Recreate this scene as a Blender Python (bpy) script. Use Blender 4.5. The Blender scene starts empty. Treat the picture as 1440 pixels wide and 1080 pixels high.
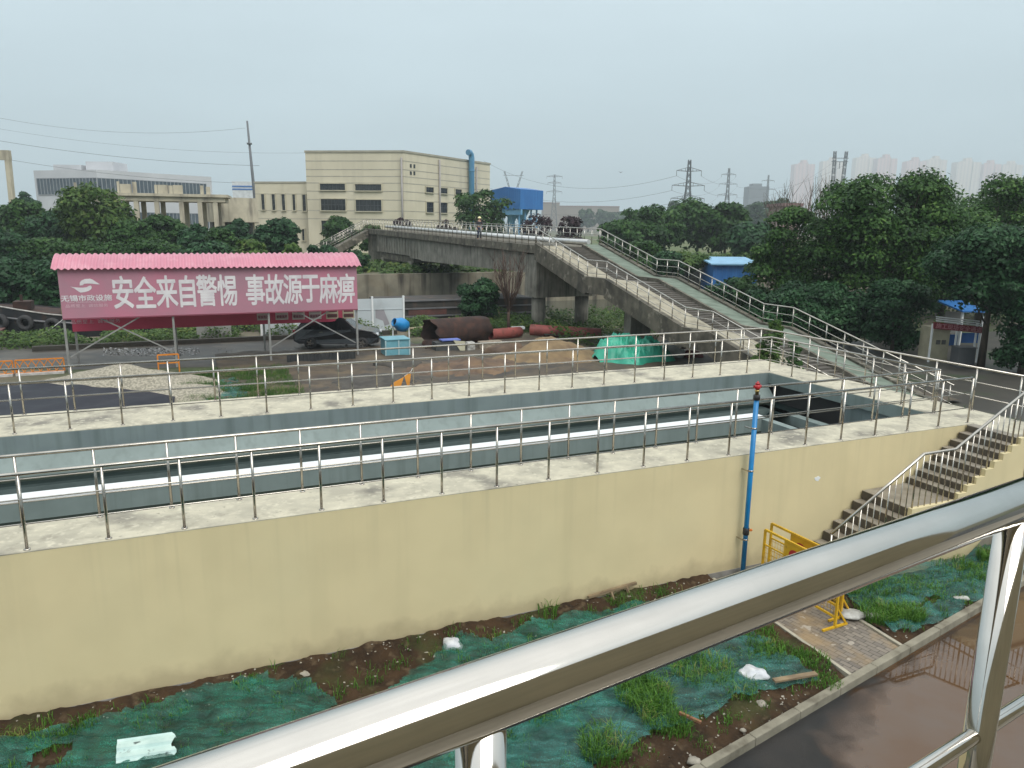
import bpy, bmesh, math, random
import numpy as np
from mathutils import Vector, Matrix, noise
random.seed(7)
SC = bpy.context.scene
COL = SC.collection
R = math.radians
V = Vector

# ------------------------------------------------------------------ camera
FPX, PITCH, ROLL = 1050.0, 0.20793, 0.0104      # focal length in pixels of the 1440 px wide photograph
ZC = 7.0
EYE = V((0, 0, ZC))
FW = V((0, math.cos(PITCH), -math.sin(PITCH)))
U0 = V((0, math.sin(PITCH), math.cos(PITCH)))
R0 = V((1, 0, 0))
RT = R0 * math.cos(ROLL) + U0 * math.sin(ROLL)
UP = U0 * math.cos(ROLL) - R0 * math.sin(ROLL)
cam_d = bpy.data.cameras.new('camera')
cam_d.sensor_width = 36.0
cam_d.lens = FPX / 1440.0 * 36.0
cam_d.clip_start = 0.05
cam_d.clip_end = 9000
cam = bpy.data.objects.new('camera', cam_d)
COL.objects.link(cam)
cam.matrix_world = Matrix(((RT.x, UP.x, -FW.x, 0), (RT.y, UP.y, -FW.y, 0), (RT.z, UP.z, -FW.z, ZC), (0, 0, 0, 1)))
SC.camera = cam

# ------------------------------------------------------------------ sky, sun, exposure
SUN_EL, SUN_AZ = 50.0, 148.0        # degrees; azimuth clockwise from +Y, so the soft sun is behind the camera, to the right
world = bpy.data.worlds.new('World')
SC.world = world
world.use_nodes = True
nt = world.node_tree
nt.nodes.clear()
N = nt.nodes.new
wout = N('ShaderNodeOutputWorld')
sky = N('ShaderNodeTexSky')
sky.sky_type = 'NISHITA'
sky.sun_disc = False
sky.sun_elevation = R(SUN_EL)
sky.sun_rotation = R(SUN_AZ)
sky.air_density = 1.0
sky.dust_density = 4.0
bg1 = N('ShaderNodeBackground')
bg1.inputs[1].default_value = 0.05
nt.links.new(sky.outputs[0], bg1.inputs[0])
# overcast cloud layer: brighter towards the zenith, softly mottled
tc = N('ShaderNodeTexCoord')
sep = N('ShaderNodeSeparateXYZ')
nt.links.new(tc.outputs['Generated'], sep.inputs[0])
ramp = N('ShaderNodeValToRGB')
ramp.color_ramp.elements[0].position = 0.0
ramp.color_ramp.elements[0].color = (0.335, 0.432, 0.472, 1)
e = ramp.color_ramp.elements.new(0.28); e.color = (0.485, 0.58, 0.622, 1)
ramp.color_ramp.elements[-1].position = 0.9
ramp.color_ramp.elements[-1].color = (1.06, 1.08, 1.08, 1)
nt.links.new(sep.outputs[2], ramp.inputs[0])
mp = N('ShaderNodeMapping'); mp.inputs['Scale'].default_value = (1.2, 1.2, 5)
nt.links.new(tc.outputs['Generated'], mp.inputs[0])
nz = N('ShaderNodeTexNoise'); nz.inputs['Scale'].default_value = 1.6; nz.inputs['Detail'].default_value = 4
nt.links.new(mp.outputs[0], nz.inputs[0])
mr = N('ShaderNodeMapRange'); mr.inputs[1].default_value = 0.3; mr.inputs[2].default_value = 0.7
mr.inputs[3].default_value = 0.92; mr.inputs[4].default_value = 1.06
nt.links.new(nz.outputs[0], mr.inputs[0])
vm = N('ShaderNodeVectorMath'); vm.operation = 'SCALE'
nt.links.new(ramp.outputs[0], vm.inputs[0]); nt.links.new(mr.outputs[0], vm.inputs['Scale'])
bg2 = N('ShaderNodeBackground'); bg2.inputs[1].default_value = 1.0
nt.links.new(vm.outputs[0], bg2.inputs[0])
mixw = N('ShaderNodeMixShader'); mixw.inputs[0].default_value = 0.9
nt.links.new(bg1.outputs[0], mixw.inputs[1]); nt.links.new(bg2.outputs[0], mixw.inputs[2])
nt.links.new(mixw.outputs[0], wout.inputs[0])

sun_d = bpy.data.lights.new('sun', 'SUN')
sun_d.energy = 1.4
sun_d.angle = R(40)
sun_d.color = (1.0, 0.97, 0.92)
sun = bpy.data.objects.new('sun', sun_d)
COL.objects.link(sun)
sdir = V((math.sin(R(SUN_AZ)) * math.cos(R(SUN_EL)), math.cos(R(SUN_AZ)) * math.cos(R(SUN_EL)), math.sin(R(SUN_EL))))
sun.rotation_euler = (-sdir).to_track_quat('-Z', 'Y').to_euler()
SC.view_settings.view_transform = 'Standard'
SC.view_settings.look = 'None'
SC.view_settings.exposure = 0.75
SC.view_settings.gamma = 1.0

# ------------------------------------------------------------------ placing helpers
def ray(x, y):
    return RT * ((x - 720) / FPX) + UP * ((540 - y) / FPX) + FW
def atz(x, y, z=0.0):                       # the point of height z seen at a photo pixel
    d = ray(x, y); return EYE + d * ((z - ZC) / d.z)
def atY(x, y, Y):                           # the point at distance Y seen at a photo pixel
    d = ray(x, y); return EYE + d * (Y / d.y)
TH = 0.4054                                  # heading of the settling tank
TU = V((math.cos(TH), math.sin(TH), 0)); TV = V((-math.sin(TH), math.cos(TH), 0))
TO = V((-6.5439, 9.4301, 0))
def T(a, b, z=0.0):
    return TO + TU * a + TV * b + V((0, 0, z))
def ab(p):
    d = p - TO; return d.dot(TU), d.dot(TV)

# ------------------------------------------------------------------ materials
MATS = {}
def lin(c):                                  # sRGB 0-255 -> linear
    return tuple((x / 255 / 12.92) if x / 255 <= 0.04045 else ((x / 255 + 0.055) / 1.055) ** 2.4 for x in c)
def mat(name, c1, c2=None, rough=0.7, metal=0.0, scale=1.0, stretch=(1, 1, 1), detail=6, bump=0.0, bscale=None,
        spots=None, spec=None, lo=0.35, hi=0.65, trans=0.0, alpha=None, coat=0.0, ior=None):
    """Principled material whose colour wanders between c1 and c2 (linear) with world-space noise."""
    if name in MATS: return MATS[name]
    m = bpy.data.materials.new(name); m.use_nodes = True
    t = m.node_tree; n = t.nodes; b = n['Principled BSDF']; L = t.links.new
    b.inputs['Roughness'].default_value = rough
    b.inputs['Metallic'].default_value = metal
    if spec is not None: b.inputs['Specular IOR Level'].default_value = spec
    if ior is not None: b.inputs['IOR'].default_value = ior
    if coat: b.inputs['Coat Weight'].default_value = coat; b.inputs['Coat Roughness'].default_value = 0.05
    if trans: b.inputs['Transmission Weight'].default_value = trans
    c2 = c2 or tuple(x * 0.8 for x in c1)
    geo = n.new('ShaderNodeNewGeometry')
    mpn = n.new('ShaderNodeMapping'); mpn.inputs['Scale'].default_value = stretch
    L(geo.outputs['Position'], mpn.inputs[0])
    nz = n.new('ShaderNodeTexNoise'); nz.inputs['Scale'].default_value = scale; nz.inputs['Detail'].default_value = detail
    L(mpn.outputs[0], nz.inputs[0])
    mr = n.new('ShaderNodeMapRange'); mr.inputs[1].default_value = lo; mr.inputs[2].default_value = hi
    L(nz.outputs[0], mr.inputs[0])
    mx = n.new('ShaderNodeMix'); mx.data_type = 'RGBA'
    mx.inputs[6].default_value = (*c1, 1); mx.inputs[7].default_value = (*c2, 1)
    L(mr.outputs[0], mx.inputs[0])
    out = mx.outputs[2]
    if spots:                                # (colour, noise scale, lo, hi, strength, stretch)
        for (sc_, ss, slo, shi, st, sstr) in spots:
            mp2 = n.new('ShaderNodeMapping'); mp2.inputs['Scale'].default_value = sstr
            L(geo.outputs['Position'], mp2.inputs[0])
            n2 = n.new('ShaderNodeTexNoise'); n2.inputs['Scale'].default_value = ss; n2.inputs['Detail'].default_value = 8
            L(mp2.outputs[0], n2.inputs[0])
            r2 = n.new('ShaderNodeMapRange'); r2.inputs[1].default_value = slo; r2.inputs[2].default_value = shi; r2.inputs[4].default_value = st
            L(n2.outputs[0], r2.inputs[0])
            m2 = n.new('ShaderNodeMix'); m2.data_type = 'RGBA'; m2.inputs[7].default_value = (*sc_, 1)
            L(r2.outputs[0], m2.inputs[0]); L(out, m2.inputs[6]); out = m2.outputs[2]
    L(out, b.inputs['Base Color'])
    if bump:
        nb = n.new('ShaderNodeTexNoise'); nb.inputs['Scale'].default_value = bscale or scale * 6; nb.inputs['Detail'].default_value = 5
        L(geo.outputs['Position'], nb.inputs[0])
        bp = n.new('ShaderNodeBump'); bp.inputs['Strength'].default_value = min(1, bump); bp.inputs['Distance'].default_value = 0.02
        L(nb.outputs[0], bp.inputs['Height']); L(bp.outputs[0], b.inputs['Normal'])
    MATS[name] = m
    return m
def leaf_mat(name, c1, c2, scale=0.9, c3=None):
    if name in MATS: return MATS[name]
    m = bpy.data.materials.new(name); m.use_nodes = True
    t = m.node_tree; n = t.nodes; b = n['Principled BSDF']; L = t.links.new
    b.inputs['Roughness'].default_value = 0.5
    b.inputs['Specular IOR Level'].default_value = 0.2
    geo = n.new('ShaderNodeNewGeometry')
    nz = n.new('ShaderNodeTexNoise'); nz.inputs['Scale'].default_value = scale; nz.inputs['Detail'].default_value = 3
    L(geo.outputs['Position'], nz.inputs[0])
    at = n.new('ShaderNodeAttribute'); at.attribute_name = 'rnd'
    ad = n.new('ShaderNodeMath'); ad.operation = 'MULTIPLY_ADD'; ad.inputs[1].default_value = 0.45
    L(at.outputs['Fac'], ad.inputs[0]); L(nz.outputs[0], ad.inputs[2])
    mr = n.new('ShaderNodeMapRange'); mr.inputs[1].default_value = 0.42; mr.inputs[2].default_value = 1.0
    L(ad.outputs[0], mr.inputs[0])
    cr = n.new('ShaderNodeValToRGB')
    cr.color_ramp.elements[0].color = (*c1, 1); cr.color_ramp.elements[1].color = (*c2, 1)
    if c3:
        el = cr.color_ramp.elements.new(0.93); el.color = (*c2, 1); cr.color_ramp.elements[-1].color = (*c3, 1)
    L(mr.outputs[0], cr.inputs[0])
    L(cr.outputs[0], b.inputs['Base Color'])
    tr = n.new('ShaderNodeBsdfTranslucent'); L(cr.outputs[0], tr.inputs[0])
    mx = n.new('ShaderNodeMixShader'); mx.inputs[0].default_value = 0.25
    L(b.outputs[0], mx.inputs[1]); L(tr.outputs[0], mx.inputs[2])
    L(mx.outputs[0], n['Material Output'].inputs[0])
    MATS[name] = m
    return m

# ------------------------------------------------------------------ object helpers
def tag(o, label=None, cat=None, group=None, kind=None):
    if label: o['label'] = label
    if cat: o['category'] = cat
    if group: o['group'] = group
    if kind: o['kind'] = kind
    return o
def thing(name, loc, label, cat, group=None):
    o = bpy.data.objects.new(name, None); COL.objects.link(o)
    o.empty_display_size = 0.2
    o.location = loc; o['_o'] = [loc[0], loc[1], loc[2]]
    return tag(o, label, cat, group)
def origin(o):
    while o is not None:
        if '_o' in o: return V(o['_o'])
        o = o.parent
    return V((0, 0, 0))
def kids(o):
    return [c for c in COL.objects if c.parent == o]
CH = {}
def copy_tree(o, parent=None):
    c = o.copy(); COL.objects.link(c)
    if parent is not None: c.parent = parent
    for ch in CH.get(o.name, []): 
        k = copy_tree(ch, c); CH.setdefault(c.name, []).append(k)
    return c
class MB:
    """collects shapes in world coordinates; build() links them as one mesh object"""
    def __init__(s): s.v = []; s.f = []; s.sm = []
    def face_block(s, vs, fs, smooth=False):
        o = len(s.v); s.v += [tuple(x) for x in vs]
        s.f += [tuple(i + o for i in f) for f in fs]; s.sm += [smooth] * len(fs)
        return s
    def obox(s, c, ax, ay, az):              # centre and three half-axis vectors
        c = V(c); vs = []
        for i in (-1, 1):
            for j in (-1, 1):
                for k in (-1, 1): vs.append(c + ax * i + ay * j + az * k)
        fs = [(0, 1, 3, 2), (4, 6, 7, 5), (0, 4, 5, 1), (2, 3, 7, 6), (0, 2, 6, 4), (1, 5, 7, 3)]
        if ax.cross(ay).dot(az) < 0: fs = [f[::-1] for f in fs]
        return s.face_block(vs, fs)
    def box(s, lo, hi):
        lo, hi = V(lo), V(hi); h = (hi - lo) / 2
        return s.obox((lo + hi) / 2, V((h.x, 0, 0)), V((0, h.y, 0)), V((0, 0, h.z)))
    def tbox(s, a0, a1, b0, b1, z0, z1):     # box in the tank's frame
        return s.obox(T((a0 + a1) / 2, (b0 + b1) / 2, (z0 + z1) / 2), TU * ((a1 - a0) / 2), TV * ((b1 - b0) / 2), V((0, 0, (z1 - z0) / 2)))
    def bar(s, p, q, w, h, up=V((0, 0, 1))):
        p, q = V(p), V(q); d = q - p; L = d.length; d.normalize()
        sd = d.cross(up)
        if sd.length < 1e-4: sd = d.cross(V((1, 0, 0)))
        sd.normalize(); u2 = sd.cross(d)
        return s.obox((p + q) / 2, d * (L / 2), sd * (w / 2), u2 * (h / 2))
    def tube(s, pts, r, n=10, caps=True, smooth=True):
        pts = [V(p) for p in pts]; m = len(pts)
        rs = r if isinstance(r, (list, tuple)) else [r] * m
        vs = []; prev = None
        for i, p in enumerate(pts):
            if i == 0: d = pts[1] - p
            elif i == m - 1: d = p - pts[i - 1]
            else: d = (pts[i + 1] - p).normalized() + (p - pts[i - 1]).normalized()
            d.normalize()
            if prev is None:
                a = d.cross(V((0, 0, 1)))
                if a.length < 1e-3: a = d.cross(V((1, 0, 0)))
            else: a = prev - d * prev.dot(d)
            a.normalize(); prev = a; b = d.cross(a)
            k = 1.0
            if 0 < i < m - 1:
                cs = (pts[i + 1] - p).normalized().dot(d); k = 1 / max(cs, 0.4)
            for j in range(n):
                t = 2 * math.pi * j / n
                vs.append(p + (a * math.cos(t) + b * math.sin(t)) * rs[i] * (k if False else 1))
        fs = [(i * n + j, i * n + (j + 1) % n, (i + 1) * n + (j + 1) % n, (i + 1) * n + j) for i in range(m - 1) for j in range(n)]
        o = len(s.v)
        s.face_block(vs, fs, smooth)
        if caps:
            s.f += [tuple(o + j for j in range(n))[::-1], tuple(o + (m - 1) * n + j for j in range(n))]; s.sm += [False, False]
        return s
    def prism(s, poly, vec):                 # closed 3-D outline pushed along vec
        n = len(poly); vs = [V(p) for p in poly] + [V(p) + V(vec) for p in poly]
        fs = [tuple(range(n))[::-1], tuple(range(n, 2 * n))] + [(i, (i + 1) % n, n + (i + 1) % n, n + i) for i in range(n)]
        return s.face_block(vs, fs)
    def lathe(s, c, axis, prof, n=24, smooth=True, caps=True):   # prof: (distance along axis, radius)
        axis = V(axis).normalized(); a = axis.cross(V((0, 0, 1)))
        if a.length < 1e-3: a = V((1, 0, 0))
        a.normalize(); b = axis.cross(a); c = V(c); m = len(prof)
        vs = [c + axis * h + (a * math.cos(2 * math.pi * j / n) + b * math.sin(2 * math.pi * j / n)) * r for h, r in prof for j in range(n)]
        fs = [(i * n + j, i * n + (j + 1) % n, (i + 1) * n + (j + 1) % n, (i + 1) * n + j) for i in range(m - 1) for j in range(n)]
        o = len(s.v); s.face_block(vs, fs, smooth)
        if caps:
            s.f += [tuple(o + j for j in range(n))[::-1], tuple(o + (m - 1) * n + j for j in range(n))]; s.sm += [False, False]
        return s
    def ball(s, c, r, n=10, jit=0.0, sq=(1, 1, 1), seed=0):
        rnd = random.Random(seed); c = V(c); vs = []; fs = []
        for i in range(n + 1):
            ph = math.pi * i / n
            for j in range(2 * n):
                th = math.pi * j / n
                d = V((math.sin(ph) * math.cos(th), math.sin(ph) * math.sin(th), math.cos(ph)))
                k = 1 + jit * noise.noise(d * 1.7 + V((seed * 3.1, seed, 0))) * 1.6
                vs.append(c + V((d.x * sq[0], d.y * sq[1], d.z * sq[2])) * r * k)
        for i in range(n):
            for j in range(2 * n):
                fs.append((i * 2 * n + j, (i + 1) * 2 * n + j, (i + 1) * 2 * n + (j + 1) % (2 * n), i * 2 * n + (j + 1) % (2 * n)))
        return s.face_block(vs, fs, True)
    def build(s, name, m, parent=None, bevel=0.0):
        o0 = origin(parent) if parent is not None else V((0, 0, 0))
        me = bpy.data.meshes.new(name)
        me.from_pydata([(x[0] - o0.x, x[1] - o0.y, x[2] - o0.z) for x in s.v], [], s.f)
        me.polygons.foreach_set('use_smooth', s.sm)
        me.materials.append(m); me.update()
        o = bpy.data.objects.new(name, me); COL.objects.link(o)
        if parent is not None:
            o.parent = parent; CH.setdefault(parent.name, []).append(o)
        if bevel:
            md = o.modifiers.new('bevel', 'BEVEL'); md.width = bevel; md.segments = 2; md.limit_method = 'ANGLE'
        return o
def sheet(name, poly, z, m, kind='structure'):
    o = MB().face_block([V((p[0], p[1], z)) for p in poly], [tuple(range(len(poly)))]).build(name, m)
    tag(o, kind=kind); return o
def grid(name, P, m, parent=None, smooth=True):      # P[i][j] points
    nI, nJ = len(P), len(P[0]); b = MB()
    b.face_block([p for r_ in P for p in r_], [(i * nJ + j, (i + 1) * nJ + j, (i + 1) * nJ + j + 1, i * nJ + j + 1) for i in range(nI - 1) for j in range(nJ - 1)], smooth)
    return b.build(name, m, parent)

# ------------------------------------------------------------------ foliage
def leaves(name, pts, nrm, size, m, parent=None, aspect=0.6, seed=0):
    """one mesh of leaf quads: pts (n,3) world, nrm (n,3) rough facing"""
    rs = np.random.RandomState(seed); n = len(pts)
    pts = np.asarray(pts, float); nr = np.asarray(nrm, float) + rs.normal(0, 0.42, (n, 3))
    nr /= np.linalg.norm(nr, axis=1)[:, None] + 1e-9
    t = rs.normal(0, 1, (n, 3)); t -= nr * (t * nr).sum(1)[:, None]; t /= np.linalg.norm(t, axis=1)[:, None] + 1e-9
    bt = np.cross(nr, t)
    sz = size * rs.uniform(0.6, 1.3, n)[:, None]
    o0 = np.array(origin(parent)) if parent is not None else np.zeros(3)
    p = pts - o0
    q = np.stack([p - t * sz, p + bt * sz * aspect - nr * sz * .15, p + t * sz, p - bt * sz * aspect - nr * sz * .15], 1).reshape(-1, 3)
    me = bpy.data.meshes.new(name)
    me.vertices.add(4 * n); me.vertices.foreach_set('co', q.ravel().astype(np.float32))
    me.loops.add(4 * n); me.loops.foreach_set('vertex_index', np.arange(4 * n, dtype=np.int32))
    me.polygons.add(n); me.polygons.foreach_set('loop_start', np.arange(0, 4 * n, 4, dtype=np.int32))
    at = me.attributes.new('rnd', 'FLOAT', 'POINT')
    at.data.foreach_set('value', np.repeat(rs.uniform(0, 1, n), 4).astype(np.float32))
    me.materials.append(m); me.update(calc_edges=True)
    o = bpy.data.objects.new(name, me); COL.objects.link(o)
    if parent is not None:
        o.parent = parent; CH.setdefault(parent.name, []).append(o)
    return o
def clump_points(rs, clumps, n, up=0.35):
    w = np.array([c[3] ** 2 for c in clumps]); w = w / w.sum()
    idx = rs.choice(len(clumps), n, p=w)
    C = np.array([c[:3] for c in clumps])[idx]; rad = np.array([c[3] for c in clumps])[idx]
    d = rs.normal(0, 1, (n, 3)); d /= np.linalg.norm(d, axis=1)[:, None]
    fl = rs.uniform(0, 1, n) < .65; d[fl, 2] = np.abs(d[fl, 2])
    rr = rad * rs.uniform(0, 1, n) ** 0.24 * rs.uniform(.85, 1.12, n)
    sq = np.array([1, 1, 0.75])
    P = C + d * rr[:, None] * sq
    nr = d + np.array([0, 0, up])
    return P, nr
def tree(name, base, H, W, label, lm, group=None, cb=0.3, nl=2500, ls=0.16, seed=0, nclump=26, bark=None, trunk_r=None, D=None, lean=0.0, round_=0.75):
    """tapered trunk with limbs, crown of leaf clumps; base world point, H height, W crown width, cb crown bottom fraction"""
    rs = np.random.RandomState(seed + 11); base = V(base); D = D or W
    root = thing(name, base, label, 'bush' if 'bush' in name or 'shrub' in name else 'tree', group)
    tr = trunk_r or max(0.05, H * 0.022)
    b = MB(); zt = H * (cb + (1 - cb) * 0.45)
    top = base + V((lean * H * 0.3, 0, zt))
    b.tube([base + V((0, 0, -0.15)), base.lerp(top, 0.5) + V((rs.normal(0, .04) * H * .2, 0, 0)), top], [tr * 1.25, tr * 0.9, tr * 0.55], 8)
    clumps = []
    cz = H * (cb + 1) / 2; hz = H * (1 - cb) / 2
    for k in range(nclump):
        ph = rs.uniform(0, 2 * math.pi); t = rs.uniform(-0.95, 0.95); rr = math.sqrt(max(0, 1 - abs(t) ** 2.4)) * rs.uniform(0.62, 1.0)
        cr = W * (rs.uniform(0.11, 0.19) if nclump < 44 else rs.uniform(.075, .14))
        c = base + V((lean * H * .3 + math.cos(ph) * rr * (W / 2 - cr * .7), math.sin(ph) * rr * (D / 2 - cr * .7), cz + t * (hz - cr * 0.6)))
        clumps.append((c.x, c.y, c.z, cr))
        if k % 3 == 0:
            st = base.lerp(top, rs.uniform(0.45, 1.0)); mid = st.lerp(c, .5) + V((0, 0, -0.04 * H * .3))
            b.tube([st, mid, c], [tr * .4, tr * .25, tr * .08], 5)
    b.build('trunk', bark or MATS['bark'], root)
    P, nr = clump_points(rs, clumps, nl)
    k = int(nl * .22); d = rs.normal(0, 1, (k, 3)); d /= np.linalg.norm(d, axis=1)[:, None]; d *= rs.uniform(0, 1, k)[:, None] ** .4
    ctr = np.array([base.x + lean * H * .3, base.y, base.z + cz]); P = np.concatenate([P, ctr + d * np.array([W * .36, D * .36, hz * .72])]); nr = np.concatenate([nr, d + [0, 0, .3]])
    leaves('crown', P, nr, ls, lm, root, seed=seed)
    return root
def bare_tree(name, base, H, W, label, m, seed=0, n=26, r0=0.06):
    rnd = random.Random(seed); root = thing(name, base, label, 'tree'); base = V(base); b = MB()
    b.tube([base - V((0, 0, .1)), base + V((0, 0, H * .35))], [r0 * 1.3, r0], 7)
    b.build('trunk', m, root); b = MB()
    for k in range(n):
        s = base + V((0, 0, H * rnd.uniform(.18, .36))); ph = rnd.uniform(0, 6.28); rr = W / 2 * rnd.uniform(.3, 1)
        e = base + V((math.cos(ph) * rr, math.sin(ph) * rr, H * rnd.uniform(.65, 1)))
        mid = s.lerp(e, .45) + V((math.cos(ph) * rr * .25, math.sin(ph) * rr * .25, 0))
        b.tube([s, mid, e], [r0 * .5, r0 * .32, r0 * .1], 4)
        for q in range(5):
            s2 = mid.lerp(e, rnd.uniform(0, .8)); d = (e - mid).normalized() + V((rnd.uniform(-.8, .8), rnd.uniform(-.8, .8), rnd.uniform(-.1, .5)))
            b.tube([s2, s2 + d * H * rnd.uniform(.07, .16)], [r0 * .2, r0 * .06], 3)
    b.build('branches', m, root)
    return root

# ------------------------------------------------------------------ common materials
mat('bark', (.09, .07, .05), (.05, .04, .03), rough=.9, scale=6, stretch=(1, 1, .3), bump=.6)
STEEL = mat('stainless_steel', (.52, .49, .44), (.40, .37, .33), rough=.20, metal=1, scale=3, stretch=(1, 1, 1))
STEEL_F = mat('polished_steel', (.61, .585, .54), (.55, .53, .49), rough=.075, metal=1, scale=9)
CONC = mat('coping_concrete', (.52, .485, .375), (.38, .355, .28), rough=.85, scale=2.5, bump=.25, bscale=40,
           spots=[((.15, .14, .12), .9, .54, .68, .85, (1, 1, 1)), ((.25, .23, .18), 4, .55, .7, .5, (1, 1, 1)), ((.64, .60, .47), 9, .55, .7, .6, (1, 1, 1)), ((.13, .13, .10), 14, .66, .74, .7, (1, 1, 1))])
CREAM = mat('cream_render', (.63, .54, .322), (.59, .505, .30), rough=.75, scale=1.2, bump=.22, bscale=2.2,
            spots=[((.43, .375, .215), 1.0, .55, .8, .3, (2.5, 2.5, .12)), ((.58, .52, .32), .5, .5, .8, .5, (1, 1, 1))])
def mud_splash(m, col=(.22, .17, .10)):
    t = m.node_tree; n = t.nodes; L = t.links.new; b = n['Principled BSDF']; src = b.inputs['Base Color'].links[0].from_socket
    geo = n.new('ShaderNodeNewGeometry'); sp = n.new('ShaderNodeSeparateXYZ'); L(geo.outputs['Position'], sp.inputs[0])
    mr = n.new('ShaderNodeMapRange'); mr.inputs[1].default_value = .15; mr.inputs[2].default_value = .75; mr.inputs[3].default_value = .62; mr.inputs[4].default_value = -.12; L(sp.outputs[2], mr.inputs[0])
    nz = n.new('ShaderNodeTexNoise'); nz.inputs['Scale'].default_value = 2.6; nz.inputs['Detail'].default_value = 8; L(geo.outputs['Position'], nz.inputs[0])
    ad = n.new('ShaderNodeMath'); ad.operation = 'ADD'; L(mr.outputs[0], ad.inputs[0]); L(nz.outputs[0], ad.inputs[1])
    r2 = n.new('ShaderNodeMapRange'); r2.inputs[1].default_value = .62; r2.inputs[2].default_value = 1.0; r2.inputs[4].default_value = .36; L(ad.outputs[0], r2.inputs[0])
    mx = n.new('ShaderNodeMix'); mx.data_type = 'RGBA'; mx.inputs[7].default_value = (*col, 1); L(r2.outputs[0], mx.inputs[0]); L(src, mx.inputs[6]); L(mx.outputs[2], b.inputs['Base Color'])
mud_splash(CREAM)
def rain_streaks(m, top, col):
    t = m.node_tree; n = t.nodes; L = t.links.new; b = n['Principled BSDF']; src = b.inputs['Base Color'].links[0].from_socket
    geo = n.new('ShaderNodeNewGeometry'); sp = n.new('ShaderNodeSeparateXYZ'); L(geo.outputs['Position'], sp.inputs[0])
    mr = n.new('ShaderNodeMapRange'); mr.inputs[1].default_value = top - 1.6; mr.inputs[2].default_value = top; L(sp.outputs[2], mr.inputs[0])
    mp = n.new('ShaderNodeMapping'); mp.inputs['Scale'].default_value = (5, 5, .12); L(geo.outputs['Position'], mp.inputs[0])
    nz = n.new('ShaderNodeTexNoise'); nz.inputs['Scale'].default_value = 1.3; nz.inputs['Detail'].default_value = 6; L(mp.outputs[0], nz.inputs[0])
    r1 = n.new('ShaderNodeMapRange'); r1.inputs[1].default_value = .55; r1.inputs[2].default_value = .78; L(nz.outputs[0], r1.inputs[0])
    mu = n.new('ShaderNodeMath'); mu.operation = 'MULTIPLY'; L(mr.outputs[0], mu.inputs[0]); L(r1.outputs[0], mu.inputs[1])
    m3 = n.new('ShaderNodeMath'); m3.operation = 'MULTIPLY'; m3.inputs[1].default_value = .3; L(mu.outputs[0], m3.inputs[0])
    mx = n.new('ShaderNodeMix'); mx.data_type = 'RGBA'; mx.inputs[7].default_value = (*col, 1); L(m3.outputs[0], mx.inputs[0]); L(src, mx.inputs[6]); L(mx.outputs[2], b.inputs['Base Color'])
rain_streaks(CREAM, 2.6, (.42, .37, .23))
GREYP = mat('grey_tank_paint', (.17, .215, .215), (.15, .19, .195), rough=.6, scale=2, spots=[((.08, .11, .105), 1.5, .48, .72, .6, (3, 3, .15))])
GREYL = mat('pale_grey_tank_wall', (.20, .25, .24), (.17, .215, .205), rough=.6, scale=2, spots=[((.11, .14, .13), 2, .5, .8, .6, (3, 3, .15))])  # slightly lighter tone than the other grey basin walls
WHITEP = mat('white_paint', (.74, .76, .76), (.66, .69, .69), rough=.5, scale=3)
DARKC = mat('dark_concrete', (.10, .10, .095), (.06, .06, .055), rough=.8, scale=3)  # dark base tone for the set-back wall and the openings
GREYC = mat('grey_skirt_concrete', (.27, .26, .24), (.18, .17, .15), rough=.9, scale=4, bump=.3)

# ================================================================== THE SETTING
def kerb_b(a): return -4.36 + 0.2075 * (a - 8.21)
def canal_profile():
    bs = [(-3000, 0), (-60, 0), (0, 0), (20, 0), (41.5, 0), (42.3, -0.3), (43.0, -1.6), (58.05, -1.6), (58.1, 2.4), (75, 2.4), (120, 2.5), (300, 2.6), (3000, 2.6)]
    al = [-3000, -600, -200, -60, -20, 0, 20, 60, 200, 600, 3000]
    return [[T(a, b, z) for b, z in bs] for a in al]
GROUND = mat('mud_and_grass', (.14, .115, .08), (.085, .075, .05), rough=.9, scale=.35, bump=.5, bscale=5,
             spots=[((.045, .07, .022), .09, .46, .58, .9, (1, 1, 1)), ((.20, .165, .11), 1.3, .55, .72, .6, (1, 1, 1))])
g = grid('ground', canal_profile(), GROUND, smooth=False); tag(g, kind='structure')
g = sheet('canal_water', [T(-400, 42.4), T(400, 42.4), T(400, 58.04), T(-400, 58.04)], -0.45, mat('canal_water', (.035, .045, .035), (.03, .038, .03), rough=.12, scale=.3, bump=.15, bscale=3))
# far bank scrub is another surface of the ground
g = sheet('meadow', [T(20, 62), T(140, 62), T(300, 320), T(30, 320)], 2.42 + .2, mat('meadow_grass', (.06, .095, .028), (.10, .105, .04), rough=.95, scale=.12, spots=[((.16, .14, .06), .2, .55, .7, .5, (1, 1, 1))]))
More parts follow.
